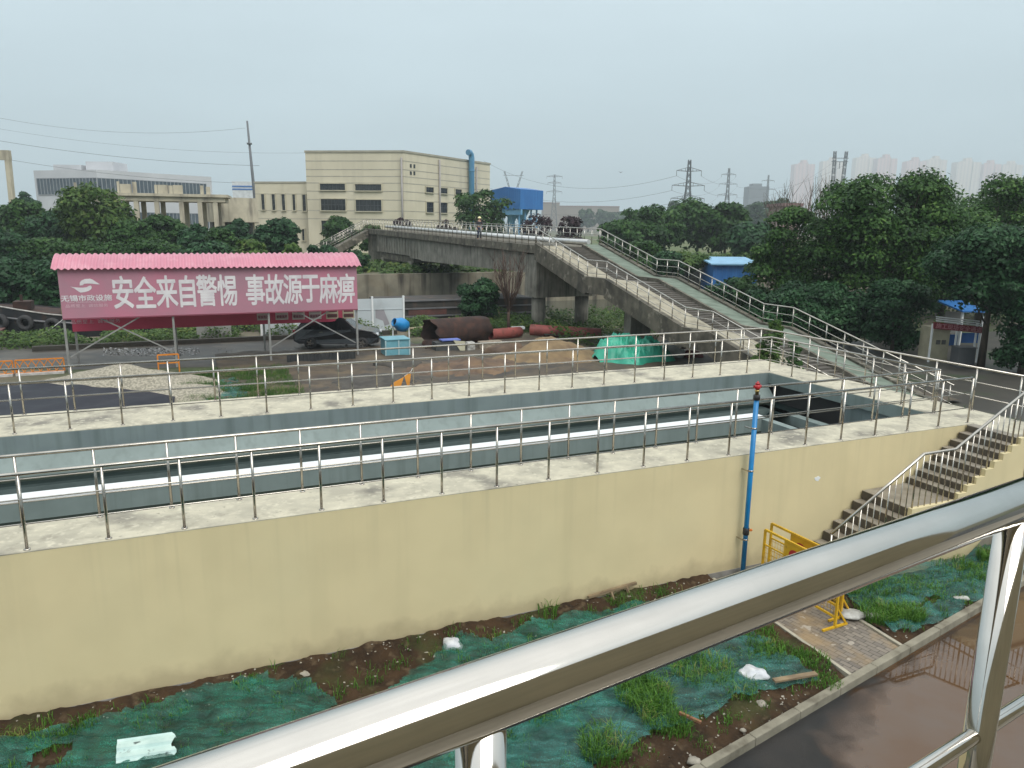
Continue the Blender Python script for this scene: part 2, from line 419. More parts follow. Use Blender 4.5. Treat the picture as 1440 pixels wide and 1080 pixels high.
# works yard between the tank and the canal
YM = mat('yard_mud', (.085, .065, .042), (.042, .034, .026), rough=.75, scale=.9, bump=.9, bscale=5, spots=[((.13, .095, .052), .5, .52, .7, .7, (1, 1, 1)), ((.03, .027, .024), 1.2, .56, .7, .8, (1, 1, 1)), ((.16, .15, .13), 9, .62, .72, .6, (1, 1, 1))])
P = []
for i in range(150):
    a = 3.2 + .19 * i; row = []
    for j in range(112):
        b_ = 9.2 + .2 * j; row.append(T(a, b_, .012 + .10 * (noise.noise(V((a * .5, b_ * .5, 2))) + .55) + .05 * (noise.noise(V((a * 1.6, b_ * 1.6, 6))) + .6) + .03 * (noise.noise(V((a * 4, b_ * 4, 9))) + .6)))
    P.append(row)
g = grid('yard_mud', P, YM); tag(g, kind='structure')
g = sheet('yard_road', [atz(-260, 515), atz(-260, 478), atz(0, 486), atz(250, 478), atz(560, 472), atz(600, 492), atz(400, 514), atz(110, 520)], .010,
          mat('wet_yard_road', (.085, .075, .06), (.042, .038, .032), rough=.5, spec=.35, scale=.5, stretch=(1, 1.4, 1), bump=.3, bscale=6, spots=[((.035, .033, .03), .7, .52, .62, .85, (1, 1.6, 1))]))
g = sheet('side_road', [T(20.3, 8), T(20.3, -14), T(60, -14), T(60, 24), T(34, 24), T(26, 10)], .006,
          mat('damp_road', (.065, .06, .05), (.038, .036, .03), rough=.5, scale=.5, bump=.3, spots=[((.03, .05, .018), .35, .56, .66, .8, (1, 1, 1))]))
# front road, kerb, planting strip
ROAD = mat('wet_asphalt', (.018, .019, .021), (.030, .029, .028), rough=.5, spec=.3, scale=.8, bump=.9, bscale=140, spots=[((.13, .13, .13), 160, .68, .72, .5, (1, 1, 1)), ((.06, .05, .042), .45, .52, .66, .5, (1, 1, 1))])
g = sheet('road', [T(-40, kerb_b(-40) - .06), T(60, kerb_b(60) - .06), T(60, -40), T(-40, -40)], .004, ROAD)
pp = [(1252, 931), (1238, 950), (1215, 972), (1206, 995), (1186, 1018), (1168, 1048), (1190, 1080), (1170, 1120), (1210, 1180), (1330, 1240), (1700, 1240), (1900, 1000), (1700, 760)]
poly = [atz(x, y) for x, y in pp]
for k in range(16, -1, -1):                       # along the foot of the kerb
    a = 12.6 + k * .55; poly.append(T(a, kerb_b(a) - .075 - .03 * noise.noise(V((a * 2, 0, 0)))))
PUD = mat('muddy_puddle', (.08, .036, .009), (.095, .048, .018), rough=.012, scale=.8, ior=1.6, spec=.5, spots=[((.085, .056, .038), .8, .4, .6, .6, (1, 1, 1))])
pt_ = PUD.node_tree; pa = pt_.nodes.new('ShaderNodeAttribute'); pa.attribute_name = 'film'; pg = pt_.nodes.new('ShaderNodeNewGeometry'); pz = pt_.nodes.new('ShaderNodeTexNoise'); pz.inputs['Scale'].default_value = 2.2; pz.inputs['Detail'].default_value = 6
pt_.links.new(pg.outputs['Position'], pz.inputs[0]); pm_ = pt_.nodes.new('ShaderNodeMath'); pm_.operation = 'MULTIPLY_ADD'; pm_.inputs[1].default_value = .9; pt_.links.new(pz.outputs[0], pm_.inputs[0]); pt_.links.new(pa.outputs['Fac'], pm_.inputs[2])
pr_ = pt_.nodes.new('ShaderNodeMapRange'); pr_.inputs[1].default_value = .72; pr_.inputs[2].default_value = 1.25; pt_.links.new(pm_.outputs[0], pr_.inputs[0])
ptr = pt_.nodes.new('ShaderNodeBsdfTransparent'); pms = pt_.nodes.new('ShaderNodeMixShader'); pt_.links.new(pr_.outputs[0], pms.inputs[0]); pt_.links.new(ptr.outputs[0], pms.inputs[1]); pt_.links.new(pt_.nodes['Principled BSDF'].outputs[0], pms.inputs[2]); pt_.links.new(pms.outputs[0], pt_.nodes['Material Output'].inputs[0])
pab = [ab(p) for p in poly[:13]] + [(25, -16), (25, kerb_b(25) - .08)] + [ab(p) for p in poly[13:]]
def pdist(a, b_):
    d = 9.0; n = len(pab); c = False
    for i in range(n):
        (x1, y1), (x2, y2) = pab[i], pab[(i + 1) % n]; dx, dy = x2 - x1, y2 - y1; t = max(0, min(1, ((a - x1) * dx + (b_ - y1) * dy) / (dx * dx + dy * dy + 1e-9))); d = min(d, math.hypot(a - x1 - t * dx, b_ - y1 - t * dy))
        if (y1 > b_) != (y2 > b_) and a < (x2 - x1) * (b_ - y1) / (y2 - y1 + 1e-12) + x1: c = not c
    return d if c else -d
vs, fs, fl_ = [], [], []
na_, nb_2 = 90, 70
for i in range(na_ + 1):
    for j in range(nb_2 + 1):
        a = 8.6 + 16 * i / na_; b_ = kerb_b(a) - .075 - 8.5 * (j / nb_2) ** 1.3
        vs.append(T(a, b_, .009)); fl_.append(max(0, min(1, .5 + pdist(a, b_) / 1.1)) if j > 0 else max(0, min(1, .5 + (a - 11.6) / 1.1)))
fs = [(i * (nb_2 + 1) + j, i * (nb_2 + 1) + j + 1, (i + 1) * (nb_2 + 1) + j + 1, (i + 1) * (nb_2 + 1) + j) for i in range(na_) for j in range(nb_2)]
g = MB().face_block(vs, fs, False).build('puddle', PUD); tag(g, kind='structure')
at_ = g.data.attributes.new('film', 'FLOAT', 'POINT'); at_.data.foreach_set('value', fl_)
b = MB()
for k in range(60):
    a0 = -18 + k; a1 = a0 + .992
    p, q = T(a0, kerb_b(a0), .05), T(a1, kerb_b(a1), .05)
    j = noise.noise(V((k * .7, 3, 0))) * .012
    b.bar(p + V((0, 0, j)), q + V((0, 0, j)), .13, .17)
kb = b.build('kerb', mat('kerb_concrete', (.25, .23, .175), (.17, .155, .115), rough=.9, scale=3, bump=.4, bscale=30, spots=[((.10, .085, .06), 3, .55, .7, .7, (1, 1, 1))]), bevel=.012); tag(kb, kind='structure')
def bed_z(a, b): 
    e = min(1, max(0, (b - kerb_b(a)) / .5)); w = min(1, max(0, -b / .5))
    return .03 + e * (.05 + .07 * (noise.noise(V((a * .9, b * .9, 1))) + .6) + .04 * noise.noise(V((a * 3, b * 3, 5))) + .035 * noise.noise(V((a * 7, b * 7, 5))) + .018 * noise.noise(V((a * 15, b * 15, 5)))) + (1 - w) * .12
SOIL = mat('dug_soil', (.058, .035, .019), (.026, .017, .011), rough=.95, spec=.15, scale=3, bump=1, bscale=14, spots=[((.12, .085, .05), 6, .55, .7, .7, (1, 1, 1)), ((.045, .06, .02), 1.1, .54, .66, .55, (1, 1, 1))])
def bed(a0, a1, bmax=None):
    P = []
    n = int((a1 - a0) / .055)
    for i in range(n + 1):
        a = a0 + (a1 - a0) * i / n; row = []
        for j in range(70):
            bb = kerb_b(a) + .06 + (-.065 - kerb_b(a) - .06) * j / 69 if bmax is None else kerb_b(a) + .06 + (bmax - kerb_b(a) - .06) * j / 69
            row.append(T(a, bb, bed_z(a, bb)))
        P.append(row)
    o = grid('soil', P, SOIL); tag(o, kind='structure')
bed(-9, 11.40); bed(13.02, 34, -1.36)
# paved path from the kerb to the foot of the steps
pm = bpy.data.materials.new('brick_pavers'); pm.use_nodes = True
t_ = pm.node_tree; n_ = t_.nodes; L_ = t_.links.new
geo = n_.new('ShaderNodeNewGeometry'); mp_ = n_.new('ShaderNodeMapping'); mp_.inputs['Rotation'].default_value = (0, 0, -TH - .2 + math.pi / 2)
br = n_.new('ShaderNodeTexBrick'); br.inputs['Scale'].default_value = 1; br.inputs['Brick Width'].default_value = .2; br.inputs['Row Height'].default_value = .1
br.inputs['Mortar Size'].default_value = .006; br.inputs['Color1'].default_value = (.215, .185, .15, 1); br.inputs['Color2'].default_value = (.13, .112, .095, 1); br.inputs['Mortar'].default_value = (.05, .045, .035, 1)
L_(geo.outputs['Position'], mp_.inputs[0]); L_(mp_.outputs[0], br.inputs[0])
nz = n_.new('ShaderNodeTexNoise'); nz.inputs['Scale'].default_value = 1.4; nz.inputs['Detail'].default_value = 7
L_(geo.outputs['Position'], nz.inputs[0])
mr = n_.new('ShaderNodeMapRange'); mr.inputs[1].default_value = .5; mr.inputs[2].default_value = .66; mr.inputs[4].default_value = .8; L_(nz.outputs[0], mr.inputs[0])
mx = n_.new('ShaderNodeMix'); mx.data_type = 'RGBA'; mx.inputs[7].default_value = (.27, .19, .10, 1); L_(mr.outputs[0], mx.inputs[0]); L_(br.outputs[0], mx.inputs[6])
nb_ = n_.new('ShaderNodeTexNoise'); nb_.inputs['Scale'].default_value = 4.6; L_(mp_.outputs[0], nb_.inputs[0])
mr2 = n_.new('ShaderNodeMapRange'); mr2.inputs[1].default_value = .68; mr2.inputs[2].default_value = .70; mr2.inputs[4].default_value = .7; L_(nb_.outputs[0], mr2.inputs[0])
mx2 = n_.new('ShaderNodeMix'); mx2.data_type = 'RGBA'; mx2.inputs[7].default_value = (.40, .36, .30, 1); L_(mr2.outputs[0], mx2.inputs[0]); L_(mx.outputs[2], mx2.inputs[6])
L_(mx2.outputs[2], n_['Principled BSDF'].inputs[0]); n_['Principled BSDF'].inputs['Roughness'].default_value = .7
bp = n_.new('ShaderNodeBump'); bp.inputs['Strength'].default_value = .5; bp.inputs['Distance'].default_value = .01; L_(br.outputs['Fac'], bp.inputs['Height']); bp.invert = True
L_(bp.outputs[0], n_['Principled BSDF'].inputs['Normal'])
def edge(p, q, w):
    return p, q
g = sheet('path', [T(11.52, kerb_b(11.52) + .066), T(12.9, kerb_b(12.9) + .066), T(13.0, -1.38), T(13.92, -1.38), T(13.92, -.068), T(11.60, -.068)], .085, pm)
b = MB(); KW = mat('pale_edging', (.40, .37, .29), (.28, .255, .2), rough=.9, scale=4, bump=.3)
b.bar(T(11.46, kerb_b(11.46) + .07, .06), T(11.54, -.07, .06), .07, .12); b.bar(T(12.95, kerb_b(12.95) + .07, .06), T(13.03, -1.40, .06), .07, .12)
tag(b.build('path_edging', KW, bevel=.008), kind='structure')

# ================================================================== THE SETTLING TANK
ZT = 2.62
A0, A1, BW = -14.0, 20.12, 8.68            # left end (out of the picture), right end, depth
tank = thing('settling_tank', T(6, 0, 0), 'long cream rendered concrete water tank with pale walkway top, open grey basin and steel guardrails', 'water tank')
b = MB()
b.tbox(A0, A1, 0, .22, .18, ZT - .014)                                  # front wall
b.tbox(A1 - .22, A1, .22, BW, .18, ZT - .014)                            # right end wall
b.tbox(A0, A1 - .22, BW - .22, BW, .18, ZT - .014)                       # back wall
b.build('wall', CREAM, tank)
b = MB(); b.tbox(A0, A1 + .012, -.012, .22, .0, .18); b.build('skirt', GREYC, tank)
b = MB(); b.tbox(A0, A1, -.003, 1.14, ZT - .0139, ZT); b.tbox(A0, A1, 6.66, BW + .01, ZT - .0139, ZT); b.tbox(18.72, A1, 1.14, 6.66, ZT - .0139, ZT)
b.tbox(18.82, A1, -1.32, -.003, ZT - .06, ZT)
b.build('coping', CONC, tank)
b = MB(); b.tbox(18.95, A1 - .05, -1.25, -.013, 0.0, ZT - .061); b.build('stair_head_wall', CREAM, tank)
# inside faces of the basin
b = MB(); b.tbox(A0, 18.74, 6.64, 6.9, 2.2, ZT - .0145); b.tbox(A0, 18.70, 0.9, 1.16, .4, ZT - .0145)
b.build('basin_wall', GREYP, tank)
b = MB(); b.tbox(18.70, 18.95, 1.16, 6.638, 2.28, ZT - .0145); b.build('end_beam', GREYL, tank)
b = MB()                                                                # launder trough under the back wall, face sloped to catch sky and read lighter
pr = [(6.639, 2.2), (6.9, 2.2), (6.9, 1.0), (6.30, 1.0), (6.30, 1.86)]
b.prism([T(A0, p[0], p[1]) for p in pr], TU * (18.70 - A0)); b.build('trough', GREYL, tank)
b = MB(); b.tbox(18.82, 19.0, 1.16, 3.7, .4, 2.28); b.build('end_wall', GREYP, tank)
b = MB(); b.tbox(18.86, 19.0, 3.702, 6.9, .4, 2.28); b.build('chamber_dark_face', mat('chamber_shade_black', (.018, .018, .018), rough=.7), tank)  # near-black face paints in the shade of the deep chamber
TIDE = mat('algae_tide_line', (.035, .05, .035), (.02, .03, .025), rough=.5, scale=3)
b = MB(); b.tbox(A0, 18.6, 6.27, 6.3, 1.6, 1.80); b.tbox(A0, 16.69, 4.565, 4.58, 1.3, 1.46); b.tbox(A0, 16.69, 4.90, 4.912, 1.6, 1.76); b.build('tide_line', TIDE, tank)
b = MB(); b.tbox(A0, 16.72, 4.56, 4.92, 1.84, 1.90); b.build('weir_cap', WHITEP, tank)
b = MB(); b.tbox(A0, 16.70, 4.58, 4.90, .5, 1.84); b.tbox(16.70, 16.95, 1.16, 4.90, .5, 1.80); b.build('weir_wall', GREYL, tank)
b = MB(); b.tbox(18.0, 18.3, 1.16, 6.3, 1.45, 1.72); b.tbox(17.0, 18.0, 3.1, 3.3, 1.3, 1.55); b.build('cross_beam', GREYL, tank)
b = MB(); c = V(tuple(T(hit[0], -.006, hit[1]) for hit in [(13.62, 2.02)][0:1])[0])
c = T(14.15, -.006, 1.86); 
b.prism([c + TU * (.075 * math.cos(t) * (1 + .25 * math.sin(3 * t))) + V((0, 0, .05 * math.sin(t) * (1 + .2 * math.cos(5 * t)))) for t in [k * math.pi / 8 for k in range(16)]], TV * .01)
b.build('plaster_patch', WHITEP, tank)
WATER = mat('tank_water', (.012, .022, .022), (.010, .018, .018), rough=.05, scale=.5, bump=.04, bscale=5)
sheet('tank_water', [T(A0, 4.9), T(18.85, 4.9), T(18.85, 6.31), T(A0, 6.31)], 1.72, WATER)
sheet('tank_water', [T(A0, 1.15), T(16.72, 1.15), T(16.72, 4.6), T(A0, 4.6)], 1.385, WATER)
sheet('tank_water', [T(16.90, 1.15), T(18.85, 1.15), T(18.85, 4.95), T(16.90, 4.95)], .95, WATER)

def guardrail(root, lines, posts, top=1.08, mids=(.72, .37), rt=.027, rp=.021, rm=.0115, mt=None, foot=True, closed_top=True, n=12):
    """lines: list of polylines of base points; posts: base points"""
    mt = mt or STEEL; up = V((0, 0, 1))
    b = MB()
    for ln in lines:
        b.tube([p + up * top for p in ln], rt, n)
        for p in ln[1:-1]: b.ball(p + up * top, rt * 1.0, 5)
    b.build('handrail', mt, root)
    for h in mids:
        b = MB()
        for ln in lines: b.tube([p + up * h for p in ln], rm, 8)
        b.build('mid_rail', mt, root)
    for p in posts:
        b = MB(); b.tube([p, p + up * (top - rt * .5)], rp, n)
        if foot: b.lathe(p, up, [(0, rp * 2.1), (.012, rp * 2.1), (.018, rp * 1.1)], 14)
        b.build('post', mt, root)
fo = [-0.02 + .9865 * k for k in range(-11, 20)]
root = thing('guardrail', T(9, 0.09, ZT), 'steel guardrail along the front edge of the tank, directly above the cream wall', 'railing', 'steel guardrails on the tank')
guardrail(root, [[T(A0, .07, ZT), T(18.68, .07, ZT)]], [T(a, .07, ZT) for a in fo if a > A0])
root = thing('guardrail', T(9, 1.0, ZT), 'inner steel guardrail bending round three sides of the open basin', 'railing', 'steel guardrails on the tank')
fi = [.77 + .998 * k for k in range(-14, 18)] + [18.78]
bi = [-.33 + 1.016 * k for k in range(-13, 19)] + [18.84]
P1 = [T(a, 1.02, ZT) for a in fi] + [T(18.85, 1.02 + (6.8 - 1.02) * k / 6, ZT) for k in range(0, 7)] + [T(a, 6.8, ZT) for a in bi if a < 18.6]
guardrail(root, [[T(A0, 1.02, ZT), T(18.85, 1.02, ZT), T(18.85, 6.8, ZT), T(A0, 6.8, ZT)]], P1)
root = thing('guardrail', T(9, 8.6, ZT), 'outer steel guardrail along the back edge and right end of the tank', 'railing', 'steel guardrails on the tank')
bo = [-.44 + 1.032 * k for k in range(-13, 20)]
P2 = [T(a, 8.6, ZT) for a in bo if a < 19.7] + [T(20.02, 8.6 - 1.1 * k, ZT) for k in range(0, 10)]
guardrail(root, [[T(A0, 8.6, ZT), T(20.02, 8.6, ZT), T(20.02, -1.22, ZT)]], P2)

# ------------------------------------------------------------------ outside staircase
st = thing('staircase', T(16, -.6, 0), 'brown concrete staircase with cream side wall climbing the right end of the tank', 'stairs')
STEP = mat('wet_concrete_steps', (.28, .25, .20), (.19, .165, .13), rough=.6, scale=3, bump=.3, bscale=30, spots=[((.33, .30, .25), 5, .55, .7, .5, (1, 1, 1))])
BO, BI_ = -1.28, -.034
ZL = 1.44
def flight(name, a0, z0, n, tread, rise, base=0.0):
    out = [T(a0, 0, base)]
    pts = []
    for k in range(n):
        pts += [(a0 + tread * k, z0 + rise * k), (a0 + tread * k, z0 + rise * (k + 1))]
    pts += [(a0 + tread * n, z0 + rise * n)]
    low = [(a0 + tread * n, max(base, z0 + rise * n - .45)), (a0 + .4, max(base, z0 - .05)), (a0, max(base, z0 - .05))] if base else [(a0 + tread * n, base), (a0, base)]
    poly = [T(a, BO + .10, z) for a, z in pts + low]
    b_ = MB(); b_.prism(poly, TV * (BI_ - BO - .10)); o = b_.build(name, STEP, st)
    return o, pts
o, p1 = flight('flight', 13.93, .085, 7, .255, (ZL - .085) / 7)
b = MB(); b.tbox(13.93 + 7 * .255, 16.80, BO + .10, BI_, .6, ZL); b.build('landing', STEP, st)
o, p2 = flight('flight', 16.80, ZL, 8, .2525, (ZT - .003 - ZL) / 8)
RIS = mat('shaded_riser', (.085, .07, .052), (.06, .05, .038), rough=.6, scale=4)  # riser shade put into the colour, darker than the treads
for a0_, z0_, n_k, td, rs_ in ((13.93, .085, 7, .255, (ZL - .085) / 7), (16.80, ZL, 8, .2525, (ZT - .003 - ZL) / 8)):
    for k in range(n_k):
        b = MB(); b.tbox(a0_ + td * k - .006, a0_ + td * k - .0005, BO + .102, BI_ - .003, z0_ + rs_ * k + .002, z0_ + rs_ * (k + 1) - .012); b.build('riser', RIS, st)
# stepped cream side wall
prof = [(a, z + .012) for a, z in p1] + [(16.80, ZL + .012)] + [(a, z + .012) for a, z in p2[1:]]
poly = [T(a, BO, z) for a, z in prof] + [T(18.82, BO, 1.2), T(17.2, BO, .0), T(13.93, BO, 0)]
b = MB(); b.prism(poly, TV * .0985); b.build('side_wall', CREAM, st)
sr = thing('stair_railing', T(16, BO, 0), 'steel stair handrail with upright bars on the open side of the brown steps', 'railing')
BR = BO + .06
HR = .86
k1 = [T(13.36, BR, 1.23), T(15.68, BR, 2.585), T(16.60, BR, 2.585), T(18.62, BR, 3.68), T(20.02, BR, 3.70)]
b = MB(); b.tube(k1, .03, 12)
for p in k1[1:-1]: b.ball(p, .03, 5)
b.build('handrail', STEEL, sr)
def zs(a):
    if a < 13.93: return .085
    if a < 13.93 + 7 * .255: return .085 + math.floor((a - 13.93) / .255 + 1) * (ZL - .085) / 7
    if a < 16.80: return ZL
    return min(ZT, ZL + math.floor((a - 16.80) / .2525 + 1) * (ZT - ZL) / 8)
def zr(a):
    xs = [13.36, 15.68, 16.60, 18.62, 20.02]; z = [p.z for p in k1]
    return float(np.interp(a, xs, z))
a = 13.38; i = 0
while a < 20.0:
    b = MB(); r_ = .019 if i % 4 == 0 else .0115
    b.tube([T(a, BR, zs(a)), T(a, BR, zr(a))], r_, 8); b.build('post' if i % 4 == 0 else 'baluster', STEEL, sr); a += .178; i += 1

# ------------------------------------------------------------------ blue riser pipe with red air valve
PIPE = mat('blue_plastic_pipe', (.006, .20, .47), (.005, .165, .41), rough=.35, scale=4)
rp = thing('riser_pipe', T(12.2, -.16, .05), 'bright blue water riser pipe with red valve on top, strapped to the cream wall', 'pipe')
b = MB(); b.tube([T(12.2, -.17, .05), T(12.2, -.17, 3.78)], .048, 16); b.build('pipe', PIPE, rp)
b = MB(); b.lathe(T(12.2, -.17, .98), V((0, 0, 1)), [(0, .055), (.01, .064), (.14, .064), (.15, .055)], 16); b.lathe(T(12.2, -.17, 3.76), V((0, 0, 1)), [(0, .052), (.01, .066), (.10, .066), (.11, .05)], 16)
b.build('coupling', mat('black_rubber', (.02, .02, .022), rough=.5), rp)
b = MB(); b.lathe(T(12.2, -.17, 3.87), V((0, 0, 1)), [(0, .035), (.06, .035), (.062, .045), (.09, .045)], 14); b.build('valve_neck', mat('brass', (.55, .42, .16), rough=.35, metal=1), rp)
RED = mat('red_enamel', (.42, .015, .02), (.33, .012, .018), rough=.35, scale=8)
b = MB(); b.ball(T(12.2, -.17, 4.02), .062, 8); b.tube([T(12.12, -.17, 4.03), T(12.28, -.17, 4.03)], .03, 10); b.lathe(T(12.2, -.17, 4.07), V((0, 0, 1)), [(0, .045), (.03, .045), (.035, .02), (.06, .018)], 12)
b.build('valve', RED, rp)
b = MB(); b.bar(T(12.32, -.17, 1.06), T(12.26, -.17, 1.06), .03, .03); b.ball(T(12.33, -.17, 1.06), .028, 5); b.build('tap', mat('orange_plastic', (.6, .16, .02), rough=.4), rp)
for z in (2.33, .88, 3.2):
    b = MB(); b.lathe(T(12.2, -.17, z - .015), V((0, 0, 1)), [(0, .054), (.03, .054)], 14); b.bar(T(12.12, -.17, z), T(12.12, -.0, z), .025, .02); b.build('bracket', STEEL, rp)

# ------------------------------------------------------------------ yellow folding barriers
YEL = mat('yellow_paint', (.60, .36, .012), (.52, .30, .01), rough=.45, scale=6, spots=[((.30, .17, .03), 8, .6, .75, .6, (1, 1, 1))])
def barrier(a0, b0, a1, b1, label, grp):
    p, q = T(a0, b0, .09), T(a1, b1, .09); d = (q - p).normalized(); s = d.cross(V((0, 0, 1))); up = V((0, 0, 1))
    root = thing('crowd_barrier', p, label, 'barrier', grp); H = 1.16
    b = MB()
    for e in (p, q): b.bar(e, e + up * H, .04, .04, up=d)
    b.bar(p + up * H, q + up * H, .04, .04); b.bar(p + up * .2, q + up * .2, .035, .035); b.bar(p + up * .86, q + up * .86, .025, .025)
    b.build('frame', YEL, root)
    m_ = MB(); L = (q - p).length; k = .06
    while k < L: m_.tube([p + d * k + up * .2, p + d * k + up * .86], .004, 4); k += .07
    for h in (.3, .4, .5, .6, .7, .8): m_.tube([p + up * h, q + up * h], .004, 4)
    m_.build('wire_mesh', YEL, root)
    for e in (p.lerp(q, .1), q):
        b = MB(); b.bar(e - s * .3 + up * .02, e + s * .3 + up * .02, .04, .035); b.bar(e - s * .28 + up * .02, e + up * .4, .03, .03); b.build('foot', YEL, root)
    sp = MB(); c = p + d * (L * .58) + up * .93
    sp.obox(c, d * (L * .3), s * .008, up * .21); pl = sp.build('sign_panel', YEL, root)
    for side in (1, -1):
        b = MB(); cc = c - d * .28 + s * (side * .0095)
        b.prism([cc + d * (.13 * math.cos(t)) + up * (.11 * math.sin(t)) for t in [k * math.pi / 10 for k in range(20)]], s * (.003 * side)); b.build('emblem', RED, pl)
        b = MB(); cc = c - d * .28 + s * (side * .0135)
        b.prism([cc + d * x + up * y for x, y in ((-.09, -.05), (.09, -.05), (.09, -.01), (-.09, -.01))], s * (.002 * side)); b.build('emblem_bar', mat('green_paint', (.03, .25, .06), rough=.5), pl)
    return root
barrier(12.62, -.42, 12.72, -2.2, 'yellow mesh barrier nearer the staircase, across the paved path', 'yellow barriers on the path')
barrier(12.28, -.62, 12.36, -2.42, 'yellow mesh barrier nearer the blue pipe, across the paved path', 'yellow barriers on the path')

# ================================================================== FOREGROUND BALUSTRADE (on the gangway the photo was taken from)
DR = V((.848, .530, 0)).normalized(); DN = V((-DR.y, DR.x, 0))
H0 = V((-.044, .587, 6.585))                                            # a point of the handrail's axis
bal = thing('balustrade', H0 + V((.5, .3, -1.1)), 'thick polished steel balustrade crossing the foreground, nearest the camera', 'railing')
b = MB(); b.tube([H0 - DR * 1.6, H0 + DR * 0.3, H0 + DR * 3.2], .0322, 64); b.build('handrail', STEEL_F, bal)
def on_rail(px, py, h=0):                                                # distance along the rail where a pixel's ray crosses the rail's plane
    d = ray(px, py); k = (H0 - EYE).dot(DN) / d.dot(DN); return (EYE + d * k - H0).dot(DR)
for s_ in (on_rail(676, 1050), on_rail(1398, 900), on_rail(1398, 900) + .98):
    p = H0 + DR * s_
    b = MB(); b.tube([p - V((0, 0, 1.08)), p - V((0, 0, .02))], .0235, 40); b.build('post', STEEL_F, bal)
d = ray(1395, 1018); k = (H0 - EYE).dot(DN) / d.dot(DN); zlow = (EYE + d * k).z
for zz in (zlow, zlow - .33):
    b = MB(); b.tube([V((0, 0, zz - H0.z)) + H0 - DR * 1.5, V((0, 0, zz - H0.z)) + H0 + DR * 3.2], .0125, 20); b.build('lower_rail', STEEL_F, bal)
gw = thing('gangway', H0 + V((.6, -.6, -1.2)), 'concrete gangway carrying the polished foreground balustrade', 'gangway')
b = MB(); c = H0 + DR * .8 - DN * 0.9; c.z = 5.32; b.obox(c, DR * 4.5, DN * .92, V((0, 0, .12))); b.build('slab', mat('gangway_tiles', (.33, .29, .23), (.26, .23, .18), rough=.6, scale=2), gw)
c = H0 + DR * .8 - DN * 2.3; c.z = 6.75; b = MB(); b.obox(c, DR * 6.0, DN * .1, V((0, 0, 1.65))); b.build('house_wall', mat('tan_house_wall', (.40, .33, .21), (.35, .29, .185), rough=.8, scale=2), gw)
for s_ in (-3.2, 4.8):
    b = MB(); c = H0 + DR * s_ - DN * 1.5; c.z = 2.6; b.obox(c, DR * .15, DN * .15, V((0, 0, 2.59))); b.build('column', CREAM, gw)

# ------------------------------------------------------------------ planting strip: nets, weeds, litter
def net_mat(name, c1, c2, holes):
    m = bpy.data.materials.new(name); m.use_nodes = True
    t = m.node_tree; n = t.nodes; L = t.links.new; bs = n['Principled BSDF']; bs.inputs['Roughness'].default_value = .55
    geo = n.new('ShaderNodeNewGeometry')
    nz = n.new('ShaderNodeTexNoise'); nz.inputs['Scale'].default_value = 3; nz.inputs['Detail'].default_value = 8; L(geo.outputs['Position'], nz.inputs[0])
    mr = n.new('ShaderNodeMapRange'); mr.inputs[1].default_value = .35; mr.inputs[2].default_value = .65; L(nz.outputs[0], mr.inputs[0])
    mx = n.new('ShaderNodeMix'); mx.data_type = 'RGBA'; mx.inputs[6].default_value = (*c1, 1); mx.inputs[7].default_value = (*c2, 1); L(mr.outputs[0], mx.inputs[0]); L(mx.outputs[2], bs.inputs[0]); L(geo.outputs['Position'], nz.inputs[0])
    mp = n.new('ShaderNodeMapping'); mp.inputs['Scale'].default_value = (1, 1, 1); mp.inputs['Rotation'].default_value = (0, 0, .3); L(geo.outputs['Position'], mp.inputs[0])
    n2 = n.new('ShaderNodeTexNoise'); n2.inputs['Scale'].default_value = 75; n2.inputs['Detail'].default_value = 2; L(mp.outputs[0], n2.inputs[0])
    m3 = n.new('ShaderNodeMapping'); m3.inputs['Rotation'].default_value = (0, 0, -.5); m3.inputs['Scale'].default_value = (.55, 4.5, 1); L(geo.outputs['Position'], m3.inputs[0])
    n3 = n.new('ShaderNodeTexNoise'); n3.inputs['Scale'].default_value = 2.2; n3.inputs['Detail'].default_value = 8; n3.inputs['Distortion'].default_value = 1.2; L(m3.outputs[0], n3.inputs[0])
    ad = n.new('ShaderNodeMath'); ad.operation = 'MULTIPLY_ADD'; ad.inputs[1].default_value = .9; L(n3.outputs[0], ad.inputs[0]); L(n2.outputs[0], ad.inputs[2])
    r2 = n.new('ShaderNodeMapRange'); r2.inputs[1].default_value = holes - .22; r2.inputs[2].default_value = holes + .22; r2.inputs[3].default_value = .12; r2.inputs[4].default_value = .72; L(ad.outputs[0], r2.inputs[0])
    tr = n.new('ShaderNodeBsdfTransparent'); ms = n.new('ShaderNodeMixShader'); L(r2.outputs[0], ms.inputs[0]); L(bs.outputs[0], ms.inputs[1]); L(tr.outputs[0], ms.inputs[2]); L(ms.outputs[0], n['Material Output'].inputs[0])
    return m
NET = net_mat('green_shade_net', (.022, .185, .13), (.009, .07, .052), .90)
NETB = net_mat('blue_green_shade_net', (.042, .205, .175), (.012, .08, .068), .875)
def inside(p, poly):
    x, y = p; c = False; n = len(poly)
    for i in range(n):
        x1, y1 = poly[i]; x2, y2 = poly[(i + 1) % n]
        if (y1 > y) != (y2 > y) and x < (x2 - x1) * (y - y1) / (y2 - y1) + x1: c = not c
    return c
